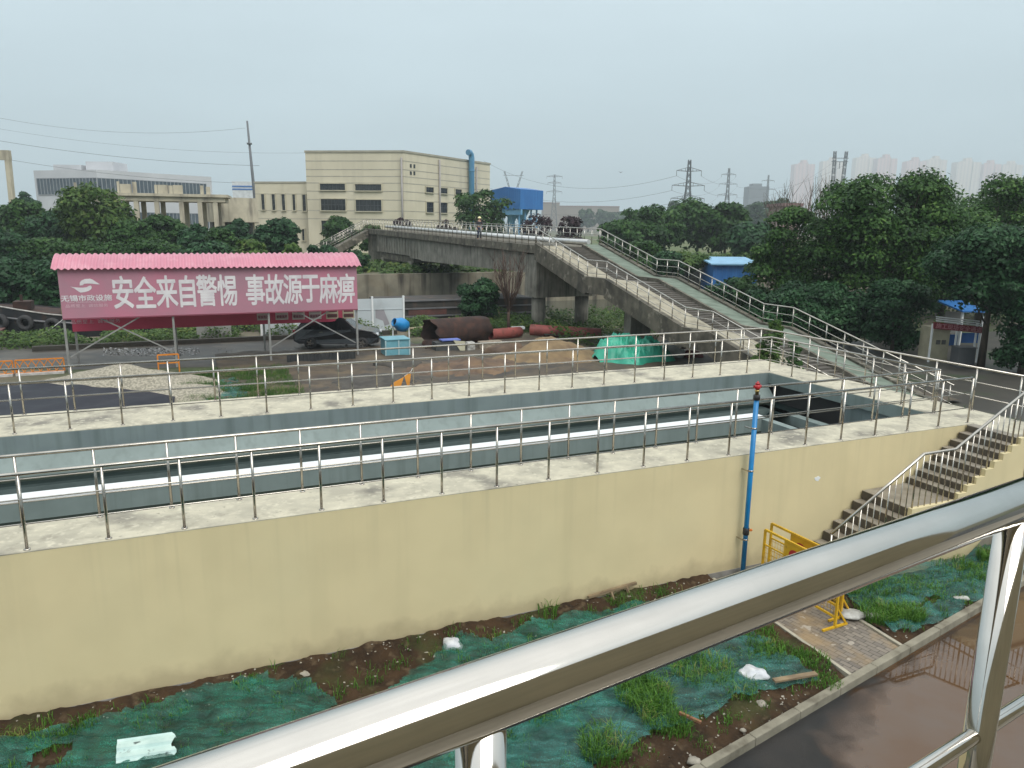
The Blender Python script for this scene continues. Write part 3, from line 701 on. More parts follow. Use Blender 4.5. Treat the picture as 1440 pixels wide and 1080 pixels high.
def net(pix, m, label, seed, rot=0.3, hole=0.75, amp=.034, zf=None, cell=.05, nm='shade_net'):
    poly = [ab(atz(x, y, .1)) if not isinstance(x, tuple) else x for x, y in pix]
    a0, a1 = min(p[0] for p in poly), max(p[0] for p in poly); b0, b1 = min(p[1] for p in poly), max(p[1] for p in poly)
    na, nb = int((a1 - a0) / cell) + 2, int((b1 - b0) / cell) + 2
    idx = {}; vs = []; fs = []
    def vert(i, j):
        if (i, j) not in idx:
            a, b_ = a0 + i * cell, b0 + j * cell
            u, w = a * math.cos(rot) - b_ * math.sin(rot), a * math.sin(rot) + b_ * math.cos(rot)
            rid = 1 - abs(noise.noise(V((u * .7, w * 3.2, seed)))) * 2
            z = (zf or bed_z)(a, b_) + .025 + amp * 1.8 * max(0, rid) ** 3 + 1.5 * amp * max(0, 1 - 2.4 * abs(noise.noise(V((u * 1.1, w * 6.5, seed + 7))))) ** 2 + .015 * noise.noise(V((u * 3, w * 12, seed + 4))) + .3 * amp * noise.noise(V((a * 1.5, b_ * 1.5, seed)))
            vs.append(T(a, b_, z)); idx[(i, j)] = len(vs) - 1
        return idx[(i, j)]
    for i in range(na):
        for j in range(nb):
            a, b_ = a0 + (i + .5) * cell, b0 + (j + .5) * cell
            w = V((noise.noise(V((a * 2, b_ * 2, seed))), noise.noise(V((a * 2, b_ * 2, seed + 9))), 0)) * .16
            if inside((a + w.x, b_ + w.y), poly) and noise.noise(V((a * .9, b_ * 1.4, seed + 20))) < hole - .25:
                fs.append((vert(i, j), vert(i + 1, j), vert(i + 1, j + 1), vert(i, j + 1)))
    ob = MB().face_block(vs, fs, True).build(nm, m); tag(ob, label, 'netting', 'shade nets on the planting strip'); return ob
net([(-60, 1060), (60, 1035), (200, 1000), (330, 965), (420, 955), (470, 985), (450, 1040), (520, 1130), (-60, 1400)], NET, 'green shade net spread below the left half of the cream wall', 3)
net([(430, 1075), (520, 1000), (600, 935), (650, 898), (690, 905), (760, 880), (900, 850), (1000, 900), (860, 1000), (600, 1200)], NET, 'green shade net rucked up to the white bag at the wall foot', 8)
net([(640, 1080), (720, 980), (880, 905), (1060, 890), (1150, 955), (1060, 985), (990, 1010), (850, 1075), (760, 1130)], NETB, 'blue-green shade net with grass growing through it beside the paved path', 12, hole=.85)
net([(1180, 835), (1240, 780), (1340, 740), (1440, 720), (1500, 760), (1395, 800), (1385, 838), (1330, 870), (1262, 895), (1210, 860)], NETB, 'blue-green shade net between the paved path and the right post', 17, hole=.9)
def blades(name, spots, m, seed, parent=None):
    rs = np.random.RandomState(seed); V4 = []; n = 0
    for (c, rad, cnt, h) in spots:
        cnt = int(cnt * 1.6)
        for k in range(cnt):
            an = rs.uniform(0, 6.28); rr = rad * math.sqrt(rs.uniform()); p = np.array([c.x + math.cos(an) * rr, c.y + math.sin(an) * rr, c.z])
            hh = h * rs.uniform(.5, 1.2); la = rs.uniform(0, 6.28); ln = hh * rs.uniform(.2, .8); w = .004 + .003 * rs.uniform()
            d = np.array([math.cos(la), math.sin(la), 0]); sd = np.array([-d[1], d[0], 0]) * w
            m1 = p + d * ln * .35 + [0, 0, hh * .7]; tip = p + d * ln + [0, 0, hh * .85]
            V4 += [p - sd, p + sd, m1 + sd * .8, m1 - sd * .8, m1 - sd * .8, m1 + sd * .8, tip + sd * .1, tip - sd * .1]; n += 2
    q = np.array(V4); me = bpy.data.meshes.new(name); o0 = np.array(origin(parent)) if parent is not None else np.zeros(3); q = q - o0
    me.vertices.add(4 * n); me.vertices.foreach_set('co', q.ravel().astype(np.float32)); me.loops.add(4 * n); me.loops.foreach_set('vertex_index', np.arange(4 * n, dtype=np.int32))
    me.polygons.add(n); me.polygons.foreach_set('loop_start', np.arange(0, 4 * n, 4, dtype=np.int32))
    at = me.attributes.new('rnd', 'FLOAT', 'POINT'); at.data.foreach_set('value', np.repeat(rs.uniform(0, 1, n // 2), 8).astype(np.float32)); me.materials.append(m); me.update(calc_edges=True)
    o = bpy.data.objects.new(name, me); COL.objects.link(o)
    if parent is not None: o.parent = parent
    return o
GR = leaf_mat('grass_blades', (.035, .10, .014), (.11, .25, .035), 2.5, (.24, .25, .08))
sp = []
rnd = random.Random(5)
for (x, y, rad, cnt, h) in [(905, 985, .42, 520, .3), (985, 950, .5, 420, .28), (850, 1060, .35, 300, .3), (935, 1020, .35, 240, .26), (1040, 975, .3, 160, .22), (1090, 920, .35, 300, .14), (1140, 930, .3, 300, .12), (1060, 895, .4, 300, .14), (1160, 960, .25, 140, .1), (1235, 870, .34, 420, .27), (1275, 868, .3, 320, .25),
        (1250, 830, .5, 300, .2), (1395, 790, .3, 380, .28), (1400, 765, .35, 300, .26), (1330, 790, .5, 200, .18), (350, 968, .22, 150, .16), (75, 1046, .3, 160, .16), (30, 1035, .25, 120, .14), (230, 1005, .3, 110, .1), (760, 1010, .3, 150, .22), (690, 1040, .3, 110, .2), (800, 985, .3, 150, .18), (120, 1020, .2, 60, .16), (880, 850, .35, 130, .2), (770, 868, .2, 40, .3), (930, 842, .2, 40, .25), (1190, 830, .4, 200, .2)]:
    sp.append((atz(x, y, .1), rad, cnt, h))
for k in range(620):
    a = rnd.uniform(-2, 11.3); bb = rnd.uniform(kerb_b(a) + .2, -.2); sp.append((T(a, bb, bed_z(a, bb)), .12, rnd.randint(3, 14), rnd.uniform(.06, .16)))
for k in range(260):
    a = rnd.uniform(13.2, 19.5); bb = rnd.uniform(kerb_b(a) + .2, -1.5); sp.append((T(a, bb, bed_z(a, bb)), .14, rnd.randint(4, 18), rnd.uniform(.08, .2)))
for k in range(400):
    a = rnd.uniform(20.4, 27); bb = rnd.uniform(-2.6, 1.2); sp.append((T(a, bb, .01), .25, 24, rnd.uniform(.12, .3)))
tag(blades('grass', sp, GR, 4), 'thin green grass and weeds growing through the nets', 'grass', kind='stuff')
def rag(name, c, r, m, label, cat, seed, sq=(1, .8, .45), grp=None, n=12, jit=.5):
    o = MB().ball(V((0, 0, 0)), r, n, 0, sq).build(name, m)
    me = o.data
    for v in me.vertices:
        p = V(v.co); k = 1 + jit * noise.noise(p * (2.2 / r * .5) + V((seed, 0, 0))) + .35 * jit * (1 - 2 * abs(noise.noise(p * (4 / r * .5) + V((0, seed, 0)))))
        v.co = p * k
        if v.co.z < -r * sq[2] * .35: v.co.z = -r * sq[2] * .35
    o.location = V(c) + V((0, 0, r * sq[2] * .35)); tag(o, label, cat, grp); return o
BAG = mat('white_plastic_bag', (.62, .63, .64), (.42, .44, .47), rough=.4, scale=9)
DBAG = mat('dirty_white_bag', (.45, .45, .42), (.22, .21, .19), rough=.6, scale=6)
rag('plastic_bag', T(*ab(atz(637, 903, .2)), .12), .15, BAG, 'crumpled white plastic bag lying against the cream wall foot', 'bag', 3, (1, .8, .7))
rag('plastic_bag', atz(1058, 948, .19), .17, BAG, 'crumpled white plastic bag on the blue-green net, left of the path', 'bag', 9, (1.2, .9, .4))
rag('sack', atz(1198, 866, .14), .16, DBAG, 'dirty grey-white sack slumped beside the paved path edging', 'bag', 14, (1.4, .8, .45))
rag('sack', atz(1228, 868, .14), .12, DBAG, 'smaller dirty white sack next to the grass by the path', 'bag', 21, (1.1, .9, .5))
rag('sack', atz(1352, 842, .14), .09, DBAG, 'small torn white sack on the bare soil by the right post', 'bag', 31, (1.4, .7, .4))
STONE = mat('pale_rubble', (.36, .33, .27), (.22, .2, .165), rough=.95, scale=8, bump=.4)
i = 0
for (x, y, r, lb) in [(1070, 992, .085, 'pale broken stone near the kerb below the white bag'), (428, 950, .075, 'round pale stone at the foot of the wall'), (1040, 1003, .035, 'small grey stone on the soil beside the kerb'), (975, 1072, .075, 'jagged stone at the bottom of the soil by the kerb'), (1045, 1028, .04, 'pebble on the bare soil edge of the kerb'), (600, 920, .04, 'pale stone on dark soil left of the wall bag'), (690, 897, .05, 'whitish stone right of the wall bag')]:
    i += 1; rag('stone', atz(x, y, .1), r, STONE, lb, 'stone', 40 + i, (1.1, .85, .7), 'loose stones on the planting strip', 7, .4)
rs = np.random.RandomState(3)
P = []
for k in range(900):
    a = rs.uniform(-1, 19); bb = kerb_b(a) + .1 + abs(rs.normal(0, .5)) if rs.uniform() < .6 else -.1 - abs(rs.normal(0, .35))
    if kerb_b(a) + .08 < bb < -.1 and not 11.3 < a < 13.1 and not (a > 13 and bb > -1.4): P.append(T(a, bb, bed_z(a, bb) + .008))
leaves('gravel', P, np.tile([0, 0, 1.], (len(P), 1)), .022, STONE, aspect=.8, seed=2); tag(bpy.data.objects['gravel'], 'scattered pale grit and chips on the dug soil', 'gravel', kind='stuff')
WOOD = mat('weathered_wood', (.26, .19, .11), (.16, .115, .07), rough=.85, scale=5, stretch=(1, 1, 3))
b = MB(); p, q = atz(1088, 957, .23), atz(1148, 947, .22); b.bar(p, q, .09, .03); tag(b.build('plank', WOOD), 'short weathered plank lying over the net left of the path', 'plank')
b = MB(); p, q = atz(955, 1002, .25), atz(986, 1016, .2); b.bar(p, q, .04, .035); tag(b.build('stick', mat('red_brown_wood', (.30, .13, .07), (.2, .1, .05), rough=.8)), 'short reddish stick on the grass by the kerb', 'stick')
wf = thing('wooden_frame', T(8.6, -.3, .15), 'old wooden stool frame leaning against the cream wall', 'frame')
def wp(cx, cy, off): 
    x, y = 400 + cx / 2.88, 780 + cy / 2.88; d = ray(x, y); k = ((TO + TV * off) - EYE).dot(TV) / d.dot(TV); return EYE + d * k
b = MB(); b.bar(wp(1230, 172, -.08), wp(1425, 115, -.08), .05, .05); b.build('top_bar', WOOD, wf)
for x0, y0, x1, y1 in ((1322, 150, 1346, 222), (1385, 132, 1418, 205)):
    b = MB(); b.bar(wp(x0, y0, -.11), wp(x1, y1, -.26), .045, .045); b.build('leg', WOOD, wf)
b = MB(); b.bar(wp(1318, 180, -.12), wp(1405, 158, -.12), .03, .04); b.build('rail', WOOD, wf)
# ribbed translucent roofing offcut
PAN = mat('milky_corrugated_sheet', (.52, .66, .62), (.40, .55, .52), rough=.25, scale=5, spots=[((.06, .08, .08), 7, .62, .70, .9, (1, 1, 1))])
p00, p10, p01 = atz(163, 1074, .23), atz(245, 1062, .24), atz(165, 1042, .27)
ex, ey = p10 - p00, p01 - p00; b = MB(); vs = []; fs = []
for j in range(2):
    for i, (t, h) in enumerate([(0, 0), (.12, 0), (.16, .03), (.30, .03), (.34, 0), (.52, 0), (.56, .035), (.72, .035), (.76, 0), (.94, 0), (1, .02)]): vs.append(p00 + ey * t + ex * (j * (1 + .05 * math.sin(i))) + V((0, 0, h)))
fs = [(i, i + 1, 11 + i + 1, 11 + i) for i in range(10)]
o = b.face_block(vs, fs).build('roofing_offcut', PAN); md = o.modifiers.new('th', 'SOLIDIFY'); md.thickness = .004
tag(o, 'pale ribbed plastic roofing offcut lying on the green net', 'plastic sheet')
# ================================================================== THE FOOTBRIDGE OVER THE CANAL
BN = V((1.39, 50.0, 0)); BD = V((.4306, -.9026, 0)).normalized(); BWV = V((.9026, .4306, 0)).normalized()
def B(t, s, z): return BN + BD * t + BWV * s + V((0, 0, z))
BW_ = 5.22
def hitS(x, y, s):
    r = ray(x, y); k = ((BN - EYE).dot(BWV) + s) / r.dot(BWV); P = EYE + r * k; return (P - BN).dot(BD), P.z
def hitb(x, y, b_):
    r = ray(x, y); k = ((TO - EYE).dot(TV) + b_) / r.dot(TV); P = EYE + r * k; return (P - TO).dot(TU), P.z
TS = [-44.0, 0, 6.57, 8.652, 15.759, 17.741, 26.2]
ZS = [6.58, 5.79, 4.03, 4.03, 2.185, 2.185, 0.0]
def bz(t): return float(np.interp(t, TS, ZS))
WCON = mat('weathered_concrete', (.27, .255, .215), (.17, .16, .135), rough=.9, scale=1.2, bump=.4, bscale=12,
           spots=[((.055, .05, .042), 2.2, .5, .72, .85, (2.2, 2.2, .22)), ((.36, .34, .29), 3, .58, .74, .5, (1, 1, .5))])
WCOND = mat('mossy_concrete', (.15, .135, .105), (.07, .064, .048), rough=.95, scale=1.5, bump=.5, bscale=10,
            spots=[((.03, .03, .025), 1.6, .5, .7, .8, (1, 1, .5)), ((.30, .275, .22), 2.0, .58, .70, .8, (1, 1, 1))])
br_ = thing('footbridge', B(-10, 2.5, 0), 'weathered concrete footbridge over the canal, with stepped ramp falling towards the tank', 'bridge')
def slab(name, t0, t1, s0, s1, ztop0, ztop1, th, m, parent=br_):
    b = MB(); p = [B(t0, s0, ztop0), B(t1, s0, ztop1), B(t1, s0, ztop1 - th), B(t0, s0, ztop0 - th)]
    b.prism(p, BWV * (s1 - s0)); return b.build(name, m, parent)
slab('deck', -44, 0, .3, BW_ - .3, 6.50, 5.71, .5, WCOND)
for s0 in (0, BW_ - .3): slab('edge_beam', -44, 0.0, s0, s0 + .298, 6.60, 5.80, .52, WCOND)
# girders: haunched ends
gp = [(-40.3, 4.12), (-28.2, 4.02), (-28.0, 3.82), (-24.7, 3.78), (-24.5, 3.70), (-1.9, 3.90)]
for s0 in (.42, 2.3, 4.2):
    b = MB(); pl = [B(t, s0, z) for t, z in gp] + [B(-1.9, s0, 5.32), B(-40.3, s0, 6.02)]; b.prism(pl, BWV * .5); gd = b.build('girder', WCON, br_)
    if s0 < 1:
        for k in range(16):
            t = -40 + k * .95; b = MB(); z0 = 4.05 if t < -28 else 3.84; b.obox(B(t, .40, (z0 + 5.75) / 2), BD * .11, BWV * .04, V((0, 0, (5.75 - z0) / 2))); b.build('rib', WCON, gd)
for t in (-20, -15.5, -11, -6.5):
    pass
def stair_run(t0, t1):
    """stringers, beige steps and the raised green ramp of one sloping run"""
    z0, z1 = bz(t0), bz(t1); n = max(1, int(round((z0 - z1) / .085)))
    for s0 in (0, BW_ - .3): slab('stringer', t0, t1, s0, s0 + .298, z0 + .16, z1 + .16, 1.08, WCOND)
    slab('wheel_ramp', t0, t1, .3, 2.0, z0 - .02, z1 - .02, .6, BEIGE)
    b = MB(); pts = []
    for k in range(n): pts += [(t0 + (t1 - t0) * k / n, z0 - (z0 - z1) * k / n - .12), (t0 + (t1 - t0) * (k + 1) / n, z0 - (z0 - z1) * k / n - .12)]
    pts += [(t1, z1 - .12 - .15)]
    pl = [B(t, 2.002, z) for t, z in pts] + [B(t1, 2.002, z1 - .7), B(t0, 2.002, z0 - .7)]
    b.prism(pl, BWV * 1.597); b.build('steps', DSTEP, br_)
    slab('ramp_kerb', t0, t1, 3.60, 3.75, z0 + .10, z1 + .10, .9, WCOND)
    slab('ramp', t0, t1, 3.752, BW_ - .302, z0 + .06, z1 + .06, .85, GREENC)
DSTEP = mat('dark_bridge_steps', (.105, .095, .08), (.07, .064, .055), rough=.9, scale=2)
BEIGE = mat('sandy_ramp', (.34, .31, .235), (.24, .22, .165), rough=.9, scale=2, spots=[((.16, .14, .11), 2, .55, .7, .6, (1, 1, 1))])
GREENC = mat('green_carpet', (.165, .205, .165), (.10, .13, .10), rough=.95, scale=1.3, stretch=(1, 2.5, 1), spots=[((.24, .28, .23), 2.2, .55, .7, .5, (.6, 3, 1))])
stair_run(0, 6.57); stair_run(8.652, 15.759); stair_run(17.741, 26.2)
for t0, t1 in ((6.57, 8.652), (15.759, 17.741)):
    z = bz(t0)
    for s0 in (0, BW_ - .3): slab('stringer', t0, t1, s0, s0 + .298, z + .16, z + .16, .95, WCOND)
    slab('landing', t0, t1, .3, 2.0, z - .03, z - .03, .5, BEIGE); slab('landing', t0, t1, 2.002, 3.598, z - .12, z - .12, .5, DSTEP); slab('ramp_kerb', t0, t1, 3.60, 3.75, z + .10, z + .10, .8, WCOND); slab('ramp', t0, t1, 3.752, BW_ - .302, z + .06, z + .06, .7, GREENC)
b = MB(); b.obox(B(-1.0, BW_ / 2, 3.75), BD * .85, BWV * (BW_ / 2 - .25), V((0, 0, 1.42))); b.build('pier_cap', WCON, br_)
for s in (.9, BW_ - .9):
    b = MB(); b.lathe(B(-1.0, s, -.2), V((0, 0, 1)), [(0, .48), (2.54, .48)], 20); b.build('pile', WCON, br_)
for t in (8.3, 16.6):
    b = MB(); b.obox(B(t, BW_ / 2, bz(t) / 2 - .35), BD * .35, BWV * .7, V((0, 0, bz(t) / 2 - .12))); b.build('column', WCON, br_)
b = MB(); b.obox(B(-42.6, BW_ / 2, 4.2), BD * .8, BWV * (BW_ / 2 - .25), V((0, 0, 1.75))); b.build('abutment', WCON, br_)
b = MB(); b.obox(B(-33.5, BW_ / 2, 3.65), BD * 6.0, BWV * (BW_ / 2 - .6), V((0, 0, .32))); b.build('bearing_beam', WCOND, br_)
for t in (-38.6, -28.6):
    for s in (.9, BW_ - .9):
        b = MB(); b.obox(B(t, s, 2.6), BD * .5, BWV * .4, V((0, 0, .85))); b.build('pier_post', WCON, br_)
# far stair running down to the left along the canal
b = MB(); pl = [B(-44.0, -.05, 6.4), B(-44.0, -.05, 5.6), B(-44.0, -6.9, 2.0), B(-44.0, -6.9, 2.9)]; b.prism(pl, BD * 1.9); b.build('far_stair', WCOND, br_)
fr = thing('stair_railing', B(-43, -3.5, 4), 'steel railing on the far stair at the left end of the footbridge', 'railing')
for dd in (.1, 1.8):
    for k in range(8):
        s = -.1 - k * .95; z = 6.45 - k * .95 * .51; b = MB(); b.tube([B(-44 + dd, s, z), B(-44 + dd, s, z + 1.1)], .03, 6); b.build('post', STEEL, fr)
    for h in (1.1, .75, .4):
        b = MB(); b.tube([B(-44 + dd, -.1, 6.45 + h), B(-44 + dd, -6.75, 6.45 - 6.65 * .51 + h)], .035 if h > 1 else .022, 6); b.build('handrail' if h > 1 else 'mid_rail', STEEL, fr)
# railings
for s, lb in ((.14, 'steel railing along the nearer edge of the footbridge and its ramp'), (BW_ - .14, 'steel railing along the farther edge of the footbridge and its ramp')):
    root = thing('bridge_railing', B(0, s, 6), lb, 'railing', 'steel railings of the footbridge')
    tt = [-44 + 1.02 * k for k in range(0, 44)] + [0.0, .9, 1.8, 2.7, 3.6, 4.5, 5.5, 6.57, 7.6, 8.652] + [8.652 + 1.015 * k for k in range(1, 8)] + [16.7, 17.741] + [17.741 + 1.04 * k for k in range(1, 9)]
    guardrail(root, [[B(t, s, z) for t, z in zip(TS, ZS)]], [B(t, s, bz(t)) for t in tt], top=1.1, mids=(.72, .36), rt=.034, rp=.026, rm=.017, foot=False, n=8)
SILV = mat('galvanised_pipe', (.60, .61, .60), (.50, .51, .51), rough=.4, metal=.6, scale=3)
for s, t1, lb in ((2.2, 3.2, 'longer silver pipe lying on the footbridge deck'), (1.5, -1.2, 'shorter silver pipe lying on the footbridge deck, nearer rail side')):
    b = MB(); b.tube([B(-40, s, bz(-40) + .32), B(-.2, s, bz(-.2) + .32)] + ([B(t1, s, bz(0) + .3)] if t1 > 0 else []), .15, 12)
    tag(b.build('steel_pipe', SILV), lb, 'pipe', 'pipes on the footbridge')
# walker on the bridge
def skin(name, verts, edges, radii, m, parent, sub=1):
    o0 = origin(parent); me = bpy.data.meshes.new(name); me.from_pydata([V(v) - o0 for v in verts], edges, []); me.materials.append(m)
    o = bpy.data.objects.new(name, me); COL.objects.link(o); o.parent = parent
    md = o.modifiers.new('skin', 'SKIN')
    for i, r in enumerate(radii): me.skin_vertices[0].data[i].radius = (r, r)
    me.skin_vertices[0].data[0].use_root = True; md.use_smooth_shade = True
    s = o.modifiers.new('sub', 'SUBSURF'); s.levels = sub; s.render_levels = sub; return o
PB = B(-11.7, 1.0, bz(-11.7) - .05)
pr_ = thing('person', PB, 'person in a pale yellow hard hat and dark work clothes standing on the footbridge', 'person')
def q(x, y, z): return PB + BWV * y + BD * x + V((0, 0, z))
SKIN = mat('skin', (.42, .25, .17), rough=.6)
vs = [q(0, 0, .95), q(0, 0, 1.15), q(0, 0, 1.38), q(.02, 0, 1.5), q(.03, 0, 1.6), q(.04, 0, 1.68), q(0, .19, 1.4), q(.04, .25, 1.12), q(.12, .22, .9), q(.17, .2, .82), q(0, -.19, 1.4), q(.02, -.24, 1.12), q(.1, -.25, .9), q(.14, -.24, .82), q(0, .1, .88), q(.03, .11, .48), q(0, .12, .08), q(.14, .13, .04), q(0, -.1, .88), q(.06, -.11, .48), q(-.06, -.12, .08), q(.08, -.13, .04)]
ed = [(0, 1), (1, 2), (2, 3), (3, 4), (4, 5), (2, 6), (6, 7), (7, 8), (8, 9), (2, 10), (10, 11), (11, 12), (12, 13), (0, 14), (14, 15), (15, 16), (16, 17), (0, 18), (18, 19), (19, 20), (20, 21)]
ra = [.13, .13, .14, .055, .085, .09, .06, .045, .035, .04, .06, .045, .035, .04, .085, .06, .045, .04, .085, .06, .045, .04]
for h in (9, 13):
    for k in range(4):
        vs.append(vs[h] + V((.012 * k - .02, .01 * k - .015, -.075 - .008 * (k % 2)))); ed.append((h, len(vs) - 1)); ra.append(.009)
    vs.append(vs[h] + V((.035, .02, -.035))); ed.append((h, len(vs) - 1)); ra.append(.01)
skin('body', vs, ed, ra, SKIN, pr_)
skin('jacket', [vs[0], vs[1], vs[2], vs[6], vs[7], vs[8], vs[10], vs[11], vs[12]], [(0, 1), (1, 2), (2, 3), (3, 4), (4, 5), (2, 6), (6, 7), (7, 8)], [.17, .16, .165, .085, .07, .055, .085, .07, .055], mat('dark_work_cloth', (.025, .025, .032), rough=.9), pr_)
skin('trousers', [vs[0], vs[14], vs[15], vs[16], vs[18], vs[19], vs[20]], [(0, 1), (1, 2), (2, 3), (0, 4), (4, 5), (5, 6)], [.17, .12, .09, .075, .12, .09, .075], mat('navy_trousers', (.02, .028, .06), rough=.9), pr_)
b = MB(); b.lathe(q(.04, 0, 1.665), V((0, 0, 1)), [(0, .17), (.012, .165), (.02, .135), (.07, .125), (.12, .08), (.135, .01)], 18); b.build('hard_hat', mat('pale_yellow_helmet', (.75, .68, .36), rough=.35), pr_)

# ================================================================== CANAL: WALL, BARGES
rw = MB(); rw.tbox(-90, 34, 57.7, 58.3, -1.5, 2.55); tag(rw.build('retaining_wall', mat('stained_quay_concrete', (.26, .235, .175), (.16, .145, .11), rough=.9, scale=.6, bump=.4, spots=[((.035, .03, .025), 1.1, .48, .66, .9, (1.3, 1.3, .12)), ((.15, .11, .06), .4, .5, .7, .5, (1, 1, 1))])), 'stained concrete retaining wall on the far side of the canal under the footbridge', 'wall')
tg = MB(); tg.tbox(34.01, 130, 57.8, 58.3, -1.5, 2.5); tag(tg.build('retaining_wall', MATS['stained_quay_concrete']), 'mossy canal wall hidden by trees right of the footbridge', 'wall')
HULL = mat('tarred_hull', (.018, .020, .024), (.032, .032, .034), rough=.5, scale=2, spots=[((.09, .05, .03), 2.5, .58, .72, .7, (1, 1, .4))])
RUST = mat('rusty_steel', (.040, .017, .011), (.020, .010, .008), rough=.85, scale=2.5, bump=.4, spots=[((.075, .028, .016), 2, .5, .66, .6, (1, 1, 1))])
TYRE = mat('tyre_rubber', (.022, .022, .024), (.035, .035, .035), rough=.8, scale=5)
def tyre(c, axis, R_, r_, name, parent, m=TYRE):
    axis = V(axis).normalized(); a = axis.cross(V((0, 0, 1))).normalized(); b_ = axis.cross(a); vs = []; n, k = 22, 10
    for i in range(n):
        t = 2 * math.pi * i / n; d = a * math.cos(t) + b_ * math.sin(t)
        for j in range(k):
            u = 2 * math.pi * j / k; vs.append(V(c) + d * (R_ + r_ * math.cos(u)) + axis * (r_ * 1.2 * math.sin(u)))
    fs = [(i * k + j, ((i + 1) % n) * k + j, ((i + 1) % n) * k + (j + 1) % k, i * k + (j + 1) % k) for i in range(n) for j in range(k)]
    return MB().face_block(vs, fs, True).build(name, m, parent)
bg = thing('barge', T(2, 45, -.4), 'black moored barge with tyre fenders at the left edge, yellow hold cover behind', 'boat')
P = []
for a, hw, zt in [(-9.6, .35, 1.85), (-8.9, 1.2, 1.72), (-7.8, 1.9, 1.55), (-6.3, 2.3, 1.28), (-4.5, 2.4, 1.02), (0, 2.4, .85), (8, 2.4, .8), (12.5, 2.4, .85), (13.2, 1.8, .9)]:
    m_ = 45.9; P.append([T(a, m_ - hw, zt), T(a + .05, m_ - hw * .97, zt * .45), T(a + .2, m_ - hw * .8, -.9), T(a + .2, m_ + hw * .8, -.9), T(a + .05, m_ + hw * .97, zt * .45), T(a, m_ + hw, zt)])
o = grid('hull', P, HULL, bg, False)
b = MB(); pr = [[T(a, 45.9 - hw + .05, zt - .08), T(a, 45.9 + hw - .05, zt - .08)] for a, hw, zt in [(-9.5, .4, 1.84), (-8.9, 1.2, 1.72), (-7.8, 1.9, 1.55), (-6.3, 2.3, 1.28), (-4.5, 2.4, 1.02), (0, 2.4, .85), (8, 2.4, .8), (13.2, 2, .85)]]
grid('deck', pr, RUST, bg, False)
b = MB(); b.tube([T(a, 45.9 - hw - .03, zt + .02) for a, hw, zt in [(-9.6, .35, 1.85), (-8.9, 1.2, 1.72), (-7.8, 1.9, 1.55), (-6.3, 2.3, 1.28), (-4.5, 2.4, 1.02), (0, 2.4, .85), (12.5, 2.4, .85)]], .05, 6); b.build('gunwale', mat('chipped_white_paint', (.42, .41, .38), (.2, .19, .17), rough=.7, scale=4), bg)
b = MB(); b.tube([T(a, 45.9 - hw - .05, zt * .62) for a, hw, zt in [(-8.9, 1.17, 1.72), (-7.8, 1.87, 1.55), (-6.3, 2.27, 1.28), (-4.5, 2.37, 1.02), (0, 2.37, .85), (12.5, 2.37, .85)]], .07, 6); b.build('rub_rail', mat('grey_rub_rail', (.16, .16, .17), (.1, .1, .1), rough=.6), bg)
b = MB(); b.tbox(-5.6, 9, 44.9, 46.9, .8, 1.62); b.build('hold_cover', mat('yellow_tarpaulin', (.20, .17, .05), (.13, .11, .035), rough=.8, scale=1.5), bg)
b = MB(); b.tbox(-8.3, -7.3, 45.3, 46.4, 1.4, 1.95); b.bar(T(-7.9, 45.9, 1.9), T(-7.9, 45.9, 2.35), .12, .12); b.build('winch', RUST, bg)
for a, z in ((-8.85, .78), (-7.45, .75), (-5.95, .55)):
    hw = float(np.interp(a, [-9.6, -8.9, -7.8, -6.3, -4.5], [.35, 1.2, 1.9, 2.3, 2.4])); nx = -.9 if a < -8 else -.35
    tyre(T(a, 45.9 - hw - .2, z), TV * -1 + TU * nx, .36, .15, 'tyre_fender', bg)
p0, p1 = T(-5.2, 43.4, 1.05), T(-6.6, 41.2, .15)
b = MB(); b.tube([p0, p0.lerp(p1, .5) - V((0, 0, .12)), p1], .022, 6); tag(b.build('mooring_rope', mat('pale_rope', (.42, .42, .40), rough=.9)), 'pale mooring rope running from the black barge down to the bank', 'rope')
pn = MB(); pn.tbox(-14, -8.3, 40.9, 42.2, .05, .62); pn.tbox(-14, -8.25, 40.85, 42.25, .62, .68); tag(pn.build('pontoon', mat('red_oxide_steel', (.12, .045, .035), (.07, .03, .025), rough=.7, scale=2)), 'low red-brown steel pontoon on the bank at the left edge', 'pontoon')
b2 = thing('barge', T(22, 45, -.4), 'dark rust-brown barge moored behind the white hoarding, left of the bridge pier', 'boat')
b = MB(); b.tbox(15.2, 27.5, 43.4, 47.6, -.9, 1.45); b.build('hull', mat('brown_hull', (.045, .04, .034), (.026, .024, .022), rough=.7, scale=1.4, spots=[((.10, .06, .04), 1.2, .55, .7, .7, (1, 1, .3))]), b2)
for z in (1.45, .86, .28):
    b = MB(); b.tbox(15.1, 27.6, 43.28, 43.398, z - .05, z + .05); b.build('rub_rail', MATS['grey_rub_rail'], b2)
b = MB(); b.tbox(17.2, 20.2, 43.33, 43.398, .36, .78); b.build('side_panel', MATS['red_oxide_steel'], b2)

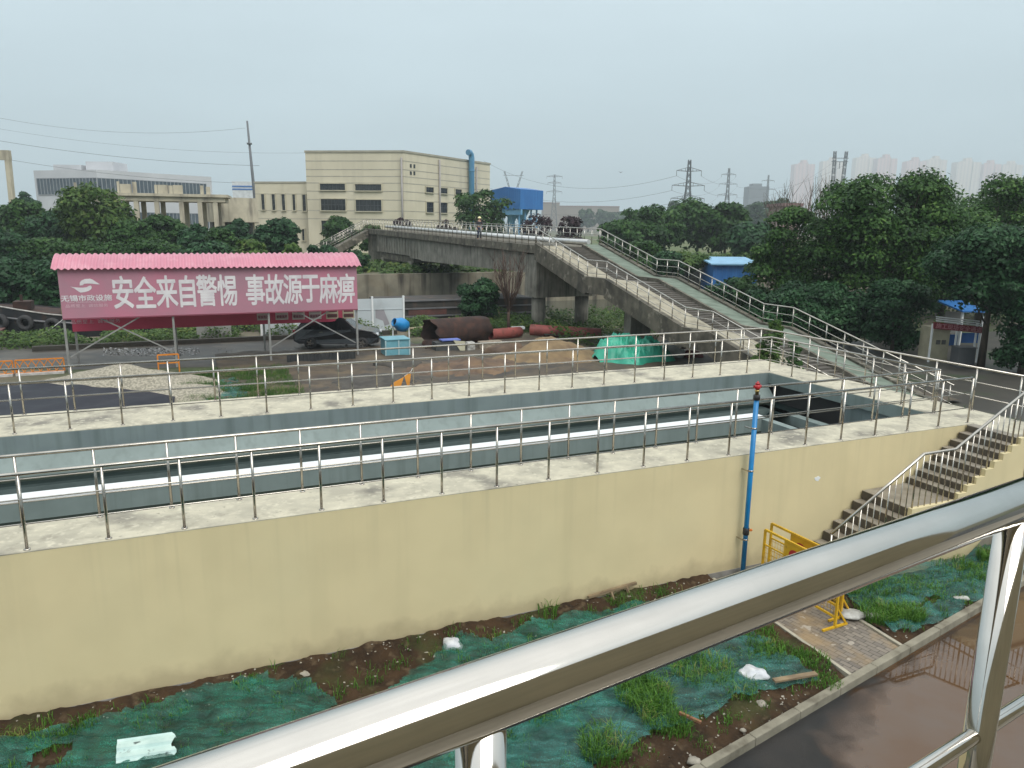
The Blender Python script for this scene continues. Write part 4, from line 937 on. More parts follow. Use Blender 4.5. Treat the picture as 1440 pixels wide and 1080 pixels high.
# ================================================================== YARD: SLOGAN SHED
SB = 28.65
def text(name, s, c, xd, upd, size, m, parent, sx=1.0, off=0.0, ext=.004):
    cu = bpy.data.curves.new(name, 'FONT'); cu.body = s; cu.size = size; cu.align_x = 'CENTER'; cu.align_y = 'CENTER'; cu.extrude = ext; cu.resolution_u = 2
    to = bpy.data.objects.new(name, cu); COL.objects.link(to); bpy.context.view_layer.update()
    me = bpy.data.meshes.new_from_object(to.evaluated_get(bpy.context.evaluated_depsgraph_get())); bpy.data.objects.remove(to); me.name = name
    if len(me.vertices) == 0: return None
    co = np.array([v.co for v in me.vertices]); mid = (co.max(0) + co.min(0)) / 2
    o0 = origin(parent) if parent is not None else V((0, 0, 0)); nd = V(xd).cross(V(upd)); fc = [tuple(p.vertices) for p in me.polygons]; vs = []; fs = []
    shifts = [(0, 0)] + ([(off * math.cos(k * math.pi / 4), off * math.sin(k * math.pi / 4)) for k in range(8)] if off else [])   # boldened strokes
    for i_, (dx, dy) in enumerate(shifts):
        b0 = len(vs)
        for p in co: vs.append(V(c) + V(xd) * ((p[0] - mid[0] + dx) * sx) + V(upd) * (p[1] - mid[1] + dy) + nd * (p[2] + i_ * .0007) - o0)
        fs += [tuple(q_ + b0 for q_ in f) for f in fc]
    me = bpy.data.meshes.new(name); me.from_pydata(vs, [], fs)
    me.materials.clear(); me.materials.append(m); me.update()
    o = bpy.data.objects.new(name, me); COL.objects.link(o)
    if parent is not None: o.parent = parent
    return o
UPZ = V((0, 0, 1))
FADE = mat('faded_pink_banner', (.42, .175, .235), (.33, .175, .22), rough=.6, scale=.4, spots=[((.47, .14, .215), .3, .46, .66, .8, (1, 1, 1))])
REDB = mat('crimson_banner', (.56, .065, .13), (.48, .055, .11), rough=.6, scale=.8)
ROOFP = mat('pink_roof_sheet', (.52, .20, .265), (.47, .185, .245), rough=.5, scale=.8, spots=[((.56, .29, .34), 1.5, .5, .7, .6, (1, 1, 1))])
LET = mat('white_lettering', (.66, .64, .65), (.55, .52, .54), rough=.6, scale=2)
LETP = mat('pinkish_lettering', (.58, .40, .45), (.5, .34, .38), rough=.6)
GALV = mat('galvanised_post', (.33, .33, .32), (.25, .25, .24), rough=.5, metal=.4, scale=4)
sg = thing('slogan_shed', T(3.4, SB + 1.5, 0), 'open roadside display shed with arched pink roof and faded pink slogan board on steel posts', 'shed')
aL, zB = hitb(88, 447, SB); aR, zBr = hitb(503, 435, SB); _, zTl = hitb(80, 377, SB); _, zTr = hitb(503, 376, SB)
aL = hitb(84, 410, SB)[0]; zB = (zB + zBr) / 2; zT = (zTl + zTr) / 2
print('shed', aL, aR, zB, zT)
b = MB(); b.tbox(aL, aR, SB - .04, SB + .04, zB, zT); fas = b.build('slogan_board', FADE, sg)
b = MB(); b.tbox(aL, aR, SB - .06, SB + .06, zB - .06, zB - .002); b.build('board_trim', mat('trim_red', (.22, .05, .08), rough=.6), sg)
DEP = 3.4
def arch(t): return zT + .02 + .75 * math.sin(math.pi * (.06 + .88 * t)) - .75 * math.sin(math.pi * .06)
P = []; nA = int((aR - aL + .5) / .045)
for i in range(nA + 1):
    a = aL - .22 + (aR - aL + .44) * i / nA; w = .042 * (1 if i % 6 in (0, 1) else (-.6 if i % 6 in (3, 4) else .2))
    P.append([T(a, SB - .28 + (DEP + .56) * k / 12, arch(k / 12) + w) for k in range(13)])
o = grid('roof', P, ROOFP, sg, False); md = o.modifiers.new('th', 'SOLIDIFY'); md.thickness = .012
posts = [hitb(93, 480, SB)[0] + .0, hitb(246, 480, SB)[0], hitb(380, 480, SB)[0], aR - .05]
for a in posts:
    for bb in (SB + .09, SB + DEP - .1):
        b = MB(); b.bar(T(a, bb, -.1), T(a, bb, zT if bb < SB + 1 else zT + .05), .10, .10, up=TV); b.build('post', GALV, sg)
for i0, i1 in ((0, 1), (2, 3)):
    for z0, z1, bb in ((.75, zB + .75, SB + .16), (zB + .75, .75, SB + .21)):
        b = MB(); b.bar(T(posts[i0] + .06, bb, z0), T(posts[i1] - .06, bb, z1), .04, .06); b.build('brace', GALV, sg)
zBB = 1.58
b = MB(); b.tbox(posts[0] - .1, aR - .05, SB + DEP - .22, SB + DEP - .17, zBB, zT - .1); nb = b.build('notice_board', REDB, sg)
yb = SB + DEP - .226
chars = [('安', 173, 411), ('全', 204, 411), ('来', 234.5, 410), ('自', 263.5, 409.5), ('警', 291, 408.5), ('惕', 319.5, 408), ('事', 359, 407.5), ('故', 386, 407), ('源', 412, 406.5), ('于', 437, 406), ('麻', 462, 405.7), ('痹', 486.5, 405.5)]
for ch, x, y in chars:
    a, z = hitb(x, y, SB - .05); text('character', ch, T(a, SB - .044, z), TU, UPZ, 1.62, LET, fas, sx=.60, off=.032)
def bpt(x, y): a, z = hitb(x, y, SB - .05); return T(a, SB - .044, z)
def lpx(cx, cy): return bpt(85 + cx / 13.5, 380 + cy / 13.5)
sw1 = [(365, 290), (368, 235), (400, 195), (460, 168), (560, 160), (610, 178), (660, 212), (750, 268), (690, 268), (600, 255), (520, 252), (450, 258), (420, 285)]
sw2 = [(190, 312), (260, 325), (340, 330), (420, 332), (500, 322), (535, 300), (575, 290), (595, 320), (585, 355), (540, 392), (460, 415), (380, 425), (330, 395), (270, 350)]
for sw in (sw1, sw2):
    b = MB(); b.prism([lpx(*p) for p in sw][::-1], TV * -.006); b.build('emblem', LET, fas)
text('company_name', '无锡市政设施', lpx(497, 527), TU, UPZ, .30, LET, fas, sx=1.17, off=.006)
text('company_name', 'WUXI MUNICIPAL FACILITIES', lpx(500, 604), TU, UPZ, .10, LETP, fas, sx=1.25)
text('company_motto', '品质至上  诚信服务', lpx(505, 672), TU, UPZ, .165, LETP, fas, sx=1.25)
a, z = hitb(130, 452, yb); text('company_motto', '品质至上  诚信服务', T(a + .15, yb - .006, z), TU, UPZ, .22, LETP, nb, sx=1.2)
PAPER = mat('poster_paper', (.60, .55, .50), (.52, .46, .42), rough=.6, scale=3); PINKP = mat('poster_pink', (.50, .30, .33), rough=.6); INK = mat('poster_ink', (.18, .03, .05), rough=.6); INKG = mat('poster_dark_ink', (.07, .08, .05), rough=.6); PAPY = mat('poster_yellow', (.50, .46, .32), rough=.6)
for k, x in enumerate((370, 396, 419.5, 443, 467, 490)):
    a, z = hitb(x, 438, yb); w = .34; ps = MB(); zq = hitb(x, 450.2 - (x - 370) * .02, yb)[1]; ps.tbox(a - w, a + w, yb - .012, yb + .003, zq, zq + 1.1); pp_ = ps.build('poster', PAPY if k > 3 else PAPER, nb)
    b = MB(); b.tbox(a - w + .07, a + w - .07, yb - .016, yb - .0125, zq + .07, zq + .28); b.tbox(a - w + .07, a + w - .07, yb - .016, yb - .0125, zq + .38, zq + 1.0); b.build('poster_print', PINKP if k < 4 else INK, pp_)
    text('poster_title', '安全生产', T(a, yb - .018, zq + .175), TU, UPZ, .15, INK if k < 4 else INKG, pp_, off=.003)

# ------------------------------------------------------------------ black car
car = thing('car', V((-10.15, 43.2, 0)), 'black sport utility car parked behind the slogan shed', 'car')
BLK = mat('black_car_paint', (.010, .011, .014), (.012, .013, .016), rough=.22, coat=.35); GLS = mat('tinted_car_glass', (.012, .014, .016), rough=.05); CHR = mat('chrome_trim', (.6, .6, .6), rough=.15, metal=1)
ch_ = R(2); CX = V((math.cos(ch_), math.sin(ch_), 0)); CY = V((-CX.y, CX.x, 0)); c0 = V((-10.15, 43.2, 0))
def cp(x, y, z): return c0 + CX * x + CY * y + V((0, 0, z))
prof = [(-2.42, .42), (-2.44, .75), (-2.38, 1.02), (-2.22, 1.10), (-1.9, 1.52), (-1.6, 1.66), (-.9, 1.72), (0, 1.71), (.45, 1.64), (1.15, 1.16), (1.35, 1.08), (2.1, .96), (2.38, .84), (2.46, .62), (2.42, .36), (2.0, .28), (-2.1, .28)]
prof = [(x, z * 1.07) for x, z in prof]
def hw(z): return .93 if z < .95 else .93 - (z - .95) * .34
n = len(prof); vs = [cp(x, hw(z) * (1 if abs(x) < 2.2 else .9), z) for x, z in prof] + [cp(x, -hw(z) * (1 if abs(x) < 2.2 else .9), z) for x, z in prof]
fs = [tuple(range(n)), tuple(range(n, 2 * n))[::-1]] + [(i, n + i, n + (i + 1) % n, (i + 1) % n) for i in range(n)]
MB().face_block(vs, fs).build('body', BLK, car, bevel=.06)
for sd in (-1, 1):
    for poly in ([(-1.85, 1.14), (-1.62, 1.5), (-1.0, 1.6), (-.95, 1.12)], [(-.88, 1.12), (-.92, 1.6), (.0, 1.6), (.05, 1.11)], [(.12, 1.11), (.07, 1.6), (.36, 1.56), (.98, 1.14)]):
        b = MB(); b.prism([cp(x, sd * (hw(z) + .012), z) for x, z in poly], CY * (-sd * .02)); b.build('side_window', GLS, car)
    for x in (-1.45, 1.5):
        w = tyre(cp(x, sd * .86, .34), CY, .25, .105, 'wheel', car); b = MB()
        b.lathe(cp(x, sd * .86, .34), CY * sd, [(.0, .2), (.07, .2), (.075, .05), (.09, .04)], 18); b.build('hub', mat('dark_hub', (.05, .05, .05), rough=.5), w)
        b = MB()
        for k in range(5):
            t = k * 2 * math.pi / 5; b.bar(cp(x, sd * .955, .34), cp(x + .22 * math.cos(t), sd * .955, .34 + .22 * math.sin(t)), .07, .03, up=CY)
        b.lathe(cp(x, sd * .93, .34), CY * sd, [(0, .235), (.03, .235), (.03, .20), (0, .20)], 20, caps=False); b.build('rim', CHR, w)
    b = MB(); b.obox(cp(2.26, sd * .66, .86), CX * .16, CY * .16, V((0, 0, .075))); b.build('headlight', mat('headlight_glass', (.7, .74, .78), rough=.1), car, bevel=.03)
    b = MB(); b.obox(cp(-2.36, sd * .72, .98), CX * .08, CY * .13, V((0, 0, .11))); b.build('tail_light', mat('tail_light_red', (.30, .01, .012), rough=.2), car, bevel=.02)
    b = MB(); b.obox(cp(.95, sd * 1.02, 1.16), CX * .07, CY * .1, V((0, 0, .07))); b.build('mirror', BLK, car, bevel=.02)
    b = MB(); b.tube([cp(-1.5, sd * .6, 1.74), cp(.2, sd * .6, 1.76)], .02, 6); b.build('roof_rail', CHR, car)
    for x in (-.8, .22):
        b = MB(); b.bar(cp(x - .09, sd * .95, .99), cp(x + .09, sd * .95, .99), .025, .03); b.build('door_handle', CHR, car)
b = MB(); b.prism([cp(.47, -.62, 1.645), cp(.47, .62, 1.645), cp(1.13, .76, 1.19), cp(1.13, -.76, 1.19)], V((.01, 0, .012))); b.build('windscreen', GLS, car)
b = MB(); b.prism([cp(-1.92, -.6, 1.51), cp(-1.92, .6, 1.51), cp(-2.2, .72, 1.14), cp(-2.2, -.72, 1.14)], V((-.012, 0, .008))); b.build('rear_window', GLS, car)

# ------------------------------------------------------------------ white hoarding, timber, concrete
hd = thing('hoarding', T(12, 38.2, 0), 'white steel site hoarding standing behind the car and the blue mixer', 'fence')
HW = mat('white_hoarding_sheet', (.50, .55, .57), (.44, .49, .51), rough=.5, scale=1, spots=[((.30, .32, .32), .8, .56, .7, .5, (1, 1, .4))])
aa = [6.2, 8.3, 10.4, 13.2, 15.25]
aa[3] = hitb(523.7, 440, 38.2)[0]; aa[4] = hitb(567.5, 440, 38.2)[0]
for k, a in enumerate(aa):
    b = MB(); b.tbox(a - .06, a + .06, 38.12, 38.28, -.1, 2.35); b.build('post', WHITEP, hd)
    if k < 4:
        b = MB(); b.tbox(a + .06, aa[k + 1] - .06, 38.18, 38.22, .05, 2.2); b.tbox(a + .06, aa[k + 1] - .06, 38.15, 38.179, 1.45, 1.49); p_ = b.build('panel', HW, hd)
        if k == 3:
            b = MB(); b.prism([T(a + .2 + u, 38.174, v) for u, v in ((0, .9), (0, 1.5), (.55, 1.5), (.95, .45), (.6, .35), (.5, .7))], TV * .004); b.build('grey_patch', mat('grey_overpaint', (.30, .29, .31), rough=.7), p_)
b = MB(); b.tbox(-6, 14.5, 36.35, 36.75, -.05, .26); tag(b.build('timber_baulk', mat('dark_timber', (.045, .042, .032), (.03, .028, .022), rough=.9, scale=2, bump=.3)), 'long dark timber baulk lying along the wet yard road', 'timber')
b = MB(); b.tbox(2.4, 4.4, 38.0, 38.9, -.02, .95); tag(b.build('concrete_block', mat('grey_block_concrete', (.30, .31, .29), (.22, .23, .21), rough=.9, scale=2)), 'grey concrete block beside the bank, seen under the slogan shed', 'block')
cs = []
for k in range(75): cs.append(k)
P = [[T(6.5 + .047 * k, 27.6 + (.02 if k % 4 in (0, 1) else -.02), z) for z in (.0, .5)] for k in range(75)]
o = grid('corrugated_sheet', P, mat('dark_corrugated_steel', (.055, .058, .06), (.035, .037, .04), rough=.5, metal=.3, scale=2), None, False); md = o.modifiers.new('th', 'SOLIDIFY'); md.thickness = .01
tag(o, 'dark corrugated steel sheet standing on edge in front of the black car', 'metal sheet')
# ------------------------------------------------------------------ cement mixer and blue bin
mx_ = thing('cement_mixer', T(13.9, 33.3, 0), 'bright blue cement mixer drum on white legs behind the light blue bin', 'cement mixer')
ax = (V((-.62, -.62, .34))).normalized(); dc = T(13.95, 33.3, 1.05)
b = MB(); b.lathe(dc - ax * .45, ax, [(0, .22), (.05, .36), (.35, .43), (.55, .42), (.85, .27), (1.0, .25), (1.0, .21), (.82, .22)], 24, caps=False); b.lathe(dc - ax * .45, ax, [(0, .22), (.001, .01)], 24, caps=False)
b.build('drum', mat('bright_blue_enamel', (.015, .24, .55), (.012, .19, .46), rough=.4, scale=5, spots=[((.2, .2, .18), 6, .62, .75, .5, (1, 1, 1))]), mx_)
b = MB(); b.lathe(dc + ax * .38, ax, [(0, .215), (.01, .0)], 20, caps=False); b.build('drum_mouth', mat('drum_dark_inside', (.02, .022, .025), rough=.9), mx_)
for sd in (-.52, .52):
    b = MB(); b.bar(T(13.95 + sd, 33.3, .0), T(13.95 + sd * .95, 33.3, 1.05), .07, .07, up=TV); b.build('leg', WHITEP, mx_)
b = MB(); b.bar(T(13.4, 33.3, .12), T(14.5, 33.3, .12), .09, .09); b.bar(T(13.95, 32.8, .1), T(13.95, 33.9, .1), .09, .09); b.build('base_frame', mat('dark_machine_frame', (.05, .05, .05), rough=.7), mx_)
LB = mat('light_blue_sheet_steel', (.15, .36, .43), (.11, .29, .35), rough=.45, scale=2, spots=[((.05, .08, .08), 3, .62, .74, .7, (1, 1, 1)), ((.35, .5, .53), 2, .58, .75, .5, (1, 1, 1))])
bx = thing('steel_bin', T(12.35, 28.6, 0), 'light blue sheet steel bin in the yard in front of the cement mixer', 'bin')
b = MB(); b.tbox(11.72, 13.0, 28.0, 29.2, .06, .92); b.tbox(11.66, 13.06, 27.94, 29.26, .92, .98); b.build('body', LB, bx, bevel=.01)
for a in (11.70, 12.42, 13.02):
    b = MB(); b.tbox(a - .035, a + .035, 27.95, 27.998, .0, .92); b.build('corner_post', mat('pale_blue_edge', (.35, .50, .53), rough=.5), bx)
# ------------------------------------------------------------------ rusty pipes
def pipe(name, p, q_, r, m, label, inner=None, jag=0.0, seed=1):
    p, q_ = V(p), V(q_); ax_ = (q_ - p).normalized(); L = (q_ - p).length; b = MB(); n = 32
    b.lathe(p, ax_, [(0, r), (L * .3, r * 1.0), (L * .7, r), (L, r), (L, r - .05), (0, r - .05), (0, r)], n, caps=False)
    o = b.build(name, m); tag(o, label, 'pipe')
    return o
rpo = pipe('rusty_pipe', T(14.75, 29.9, .86), T(18.6, 31.4, .8), .84, RUST, 'huge dark rusty steel pipe lying open-mouthed in the yard')
for v in rpo.data.vertices:
    k = noise.noise(V(v.co) * 1.3) * .10; ctr = T(16.7, 30.65, .8); dv = V((0, 0, v.co.z - .83)); v.co = V(v.co) + dv.normalized() * k if dv.length > .01 else v.co
    v.co += TU * (noise.noise(V(v.co) * 2.7 + V((7, 0, 0))) * .28)
rag('rubble_heap', T(15.0, 29.75, .0), .55, MATS['rusty_steel'], 'rusty scrap spilling out of the mouth of the huge pipe', 'scrap', 71, (1.2, .8, .8))
RP = mat('red_painted_pipe', (.27, .065, .055), (.19, .05, .042), rough=.7, scale=2, spots=[((.10, .04, .03), 3, .55, .7, .7, (1, 1, 1))])
pipe('red_pipe', T(19.1, 31.5, .42), T(21.6, 32.6, .34), .34, RP, 'red steel pipe poking out beyond the huge rusty pipe')
pipe('red_pipe', T(22.2, 32.2, .5), T(25.9, 29.6, .4), .36, RP, 'dull red steel pipe lying by the bridge pier behind the sand heap')
bb_ = thing('tool_box', T(15.6, 28.4, 0), 'dark open box with blue lid and cream flap before the rusty pipe', 'box')
b = MB(); b.tbox(14.6, 16.0, 28.2, 29.0, .0, .62); b.build('body', mat('dark_box', (.05, .055, .055), rough=.7), bb_)
b = MB(); b.obox(T(15.5, 28.5, .72), TU * .55, TV * .3, V((0, 0, .03))); b.build('lid', mat('violet_blue_sheet', (.13, .18, .50), rough=.5), bb_)
b = MB(); b.prism([T(15.6, 28.16, .72), T(16.3, 28.16, .62), T(16.3, 28.16, .05), T(16.05, 28.16, .05)], TV * .03); b.build('flap', mat('cream_board', (.50, .48, .35), rough=.7), bb_)
b = MB(); b.tbox(16.45, 16.95, 28.2, 28.7, 0, .55); tag(b.build('paper_sack', DBAG, bevel=.08), 'whitish bag standing right of the dark open box', 'bag')
b = MB(); b.tbox(17.3, 18.7, 28.4, 28.9, 0, .5); tag(b.build('brick_stack', mat('pale_bricks', (.30, .25, .19), (.2, .17, .13), rough=.9, scale=7), bevel=.05), 'low stack of pale bricks before the huge rusty pipe', 'bricks')
# ------------------------------------------------------------------ heaps
def heap(name, c, ra_, rb, h, m, label, seed=0, rough_=.12, flat=0.0, n=46, rot=0.0, cat='heap'):
    a0, b0 = c; P = []
    for i in range(n + 1):
        row = []
        for j in range(n + 1):
            u, v = -1 + 2 * i / n, -1 + 2 * j / n; r = math.hypot(u, v); a = a0 + ra_ * (u * math.cos(rot) - v * math.sin(rot) * rb / ra_); bb = b0 + rb * (v * math.cos(rot) + u * math.sin(rot) * ra_ / rb)
            r2 = r * (1 + .25 * noise.noise(V((u * 1.6, v * 1.6, seed))))
            k = max(0, 1 - r2) ; k = min(1, k * (1 + flat * 3)); k = k * k * (3 - 2 * k) * .5 + k * .5
            z = h * k * (1 + .25 * noise.noise(V((a * .9, bb * .9, seed)))) + (rough_ * noise.noise(V((a * 2.2, bb * 2.2, seed))) + .4 * rough_ * noise.noise(V((a * 6, bb * 6, seed)))) * min(1, k * 4)
            row.append(T(a, bb, z - .03 if k > 0 else -.06))
        P.append(row)
    o = grid(name, P, m); tag(o, label, cat); return o
SAND = mat('wet_sand', (.235, .165, .085), (.15, .105, .06), rough=.95, scale=1.2, bump=.6, bscale=10, spots=[((.10, .06, .04), 1.1, .55, .7, .6, (1, 1, 1))])
heap('sand_heap', (20.0, 24.6), 3.4, 2.8, 1.25, SAND, 'brown sand heap left of the green tarpaulin', 5, .1)
heap('soil_heap', (14.6, 23.2), 4.2, 2.6, .55, mat('reddish_dug_earth', (.13, .085, .055), (.075, .052, .038), rough=.95, scale=1.4, bump=.8, bscale=9, spots=[((.20, .13, .075), .9, .5, .7, .7, (1, 1, 1))]), 'low heap of dark reddish earth in the middle of the yard', 8, .16)
heap('soil_heap', (9.6, 21.5), 3.4, 2.2, .42, mat('dark_gravelly_soil', (.075, .068, .058), (.045, .042, .038), rough=.95, scale=2, bump=1, bscale=14), 'low dark gravelly soil heap between grass and orange cloth', 11, .14)
GRV = mat('gravel_chips', (.36, .33, .26), (.20, .185, .145), rough=.95, scale=11, detail=3, bump=1, bscale=22, lo=.4, hi=.6)
heap('gravel_heap', (-.7, 24.9), 4.6, 2.0, 1.0, GRV, 'pale gravel heap spilling over the black sheeting', 3, .05, rot=-.28)
heap('gravel_heap', (1.6, 21.7), 2.4, 2.3, .55, GRV, 'lower gravel heap along the right edge of the black sheeting', 7, .05)
bl = heap('covered_heap', (-7.2, 19.6), 8.6, 5.2, .75, mat('black_sheeting', (.020, .022, .030), (.027, .030, .038), rough=.65, spec=.2, scale=1.2, stretch=(1, .4, 1), bump=.3, bscale=3), 'broad low heap under smooth black sheeting behind the tank', 13, .02, flat=.9)
TG = mat('bright_green_tarpaulin', (.05, .40, .27), (.025, .28, .19), rough=.45, scale=1.5, bump=.3)
def tarp(c, ra_, rb, h, seed, label, m=TG):
    P = []; n = 110
    for i in range(n + 1):
        row = []
        for j in range(n + 1):
            u, v = -1 + 2 * i / n, -1 + 2 * j / n; r = math.hypot(u, v); th = math.atan2(v, u)
            k = max(0, 1 - r * (1 + .12 * math.sin(5 * th + seed) + .08 * math.sin(3 * th)))
            fold = (1 - abs(noise.noise(V((th * 2.2, r * 1.2, seed)))) * 2.2) * .30 * min(1, k * 5) + .22 * (1 - abs(noise.noise(V((u * 3.2, v * 3.2, seed)))) * 2.6) * min(1, k * 4) + .09 * (1 - abs(noise.noise(V((u * 8, v * 8, seed + 2)))) * 2.6) * min(1, k * 4)
            a, bb = c[0] + ra_ * u, c[1] + rb * v
            row.append(T(a, bb, (h * min(1, k * 1.7) ** .8 + fold + .03) if k > 0 else -.08))
        P.append(row)
    o = grid('tarpaulin', P, m); tag(o, label, 'tarpaulin'); return o
tarp((23.75, 22.9), 2.05, 2.2, .86, 2, 'bright green tarpaulin crumpled over a heap behind the tank rail')
rag('sack', T(26.3, 22.8, .0), .8, mat('white_woven_sack', (.55, .56, .56), (.4, .41, .41), rough=.6, scale=3), 'crumpled white woven sacking right of the green tarpaulin', 'sack', 51, (1, .9, .8))
rag('sack', T(27.2, 22.0, .0), .5, mat('dark_red_cloth', (.16, .02, .025), (.1, .015, .02), rough=.8, scale=3), 'dark red bundle beside the white sacking', 'bundle', 57, (1.3, .8, .6))
rag('sack', T(25.3, 24.6, .0), .7, MATS['reddish_dug_earth'], 'brown earth-filled bag behind the green tarpaulin', 'sack', 58, (1.6, .8, .7))
# orange lattice barriers and cloth
ORG = mat('orange_paint', (.62, .22, .02), (.55, .17, .015), rough=.5, scale=5)
for k in range(4):
    a0 = -11.6 + k * 2.05; p, q_ = T(a0, 28.9 + .05 * k, .1), T(a0 + 1.95, 28.9 + .05 * k, .1)
    rt_ = thing('site_barrier', p, ['orange lattice barrier at the very left of the row, cut by the frame', 'orange lattice barrier, second from the left behind the black sheeting', 'orange lattice barrier, third from the left behind the black sheeting', 'orange lattice barrier nearest the gravel heap and shed post'][k], 'barrier', 'orange lattice barriers behind the black sheeting')
    b = MB(); b.bar(p + UPZ * .6, q_ + UPZ * .6, .05, .06); b.bar(p, q_, .05, .06); b.bar(p, p + UPZ * .6, .05, .05, up=TU); b.bar(q_, q_ + UPZ * .6, .05, .05, up=TU); b.build('frame', ORG, rt_)
    b = MB()
    for i in range(6): b.bar(p.lerp(q_, i / 6) + UPZ * .03, p.lerp(q_, (i + 1) / 6) + UPZ * .57, .03, .11, up=TV); b.bar(p.lerp(q_, i / 6) + UPZ * .57, p.lerp(q_, (i + 1) / 6) + UPZ * .03, .03, .05, up=TV)
    b.build('lattice', ORG, rt_)
    b = MB(); b.bar(p - UPZ * .06, q_ - UPZ * .06, .5, .12); b.build('base', mat('white_barrier_base', (.5, .48, .46), (.35, .33, .31), rough=.8, scale=5), rt_)
b = MB(); p, q_ = T(.6, 27.2, .9), T(1.5, 27.2, .9); b.bar(p, q_, .05, .07); b.bar(q_, T(1.5, 27.2, 0), .06, .06, up=TU); b.bar(p, T(.6, 27.2, 0), .06, .06, up=TU); b.bar(T(.6, 27.2, .5), T(1.5, 27.2, .5), .05, .06); tag(b.build('site_barrier', ORG), 'small orange trestle behind the crest of the gravel heap', 'barrier')
fl = thing('warning_cloth', T(6.5, 9.3, 3), 'orange triangular warning cloth hung outside the back guardrail', 'cloth')
def fpt(cx, cy): x, y = 520 + cx / 7.2, 440 + cy / 7.2; a, z = hitb(x, y, 8.86); return T(a, 8.86, z)
for poly in ([(195, 760), (250, 700), (345, 650), (310, 760)], [(350, 640), (420, 590), (400, 760), (385, 760)]):
    b = MB(); b.prism([fpt(*p) for p in poly], TV * .012); b.build('pennant', mat('orange_cloth', (.70, .30, .05), (.6, .24, .03), rough=.8, scale=3), fl)
b = MB(); b.tube([fpt(350, 640), fpt(420, 590), fpt(432, 560)], .008, 5); b.build('cord', WHITEP, fl)
net([(272, 556), (285, 540), (330, 532), (352, 545), (345, 560), (300, 568)], NETB, 'torn blue-green net scrap on the yard grass behind the tank', 23, hole=.7, zf=lambda a, b_: .06, cell=.09)
net([(838, 486), (860, 478), (905, 480), (900, 492), (860, 497)], NETB, 'grey-green net scrap left of the bright green tarpaulin', 27, hole=.9, zf=lambda a, b_: .5, cell=.09)
# odds and ends lying about
b = MB(); b.bar(atz(697, 428, 1.1), atz(703, 443, .3), .09, .06); tag(b.build('plank', WOOD), 'pale plank leaning in the weeds left of the bridge pier', 'plank')
b = MB(); p = atz(728, 461, .35); b.obox(p, TU * .45, TV * .2, V((0, 0, .08))); tag(b.build('board', WHITEP), 'short white board lying in the creeper under the bridge', 'board')
b = MB(); p, q_ = atz(575, 462, .45), atz(615, 458, .5); b.bar(p, q_, .22, .08); tag(b.build('plank', mat('pale_scaffold_board', (.36, .31, .21), (.28, .24, .16), rough=.9, scale=3)), 'pale scaffold board on the weedy bank behind the mixer', 'plank')
b = MB(); p, q_ = atz(765, 470, .3), atz(835, 476, .3); b.bar(p, q_, .12, .08); tag(b.build('timber', mat('dark_timber')  if False else MATS['dark_timber']), 'dark timber lying behind the sand heap', 'timber')
rag('rubble_heap', T(18.2, 26.6, .0), .75, MATS['reddish_dug_earth'], 'lump of reddish earth between the brick stack and the sand heap', 'heap', 81, (1.5, .9, .55))
rag('rubble_heap', T(11.6, 24.8, .0), .6, MATS['dark_gravelly_soil'], 'dark spoil lump in front of the light blue bin', 'heap', 83, (1.7, .9, .5))
rag('rubble_heap', T(29.2, 27.0, .0), .8, STONE, 'pile of broken concrete beside the foot of the ramp', 'rubble', 85, (1.6, .9, .5))
bn_ = thing('wheelie_bin', T(24.2, 5.6, 0), 'dark blue bin standing behind the right end of the tank', 'bin')
b = MB(); b.tbox(23.8, 25.0, 5.2, 6.0, .12, 1.05); b.build('body', mat('dark_blue_plastic', (.012, .03, .14), (.01, .025, .11), rough=.5), bn_, bevel=.03); b = MB(); b.tbox(23.76, 25.04, 5.16, 6.06, 1.06, 1.13); b.build('lid', MATS['dark_blue_plastic'], bn_, bevel=.02)
# bits of white rubble on the wet road
rs = np.random.RandomState(9)
PR = []
for k in range(500): 
    x, y = rs.uniform(145, 280), rs.uniform(489, 500); PR.append(atz(x, y, .03))
leaves('rubble', PR, np.tile([0, 0, 1.], (500, 1)), .07, mat('white_rubble', (.42, .43, .42), (.25, .26, .26), rough=.9, scale=6), seed=8); tag(bpy.data.objects['rubble'], 'white rubble chips strewn on the wet yard road', 'rubble', kind='stuff')
PR = []
for k in range(2600): 
    a, bb = rs.uniform(3, 28), rs.uniform(9.5, 34); PR.append(T(a, bb, .02 + .0 * a))
leaves('yard_gravel', PR, np.tile([0, 0, 1.], (len(PR), 1)), .05, STONE, seed=18); tag(bpy.data.objects['yard_gravel'], 'loose stones scattered over the muddy yard', 'gravel', kind='stuff')
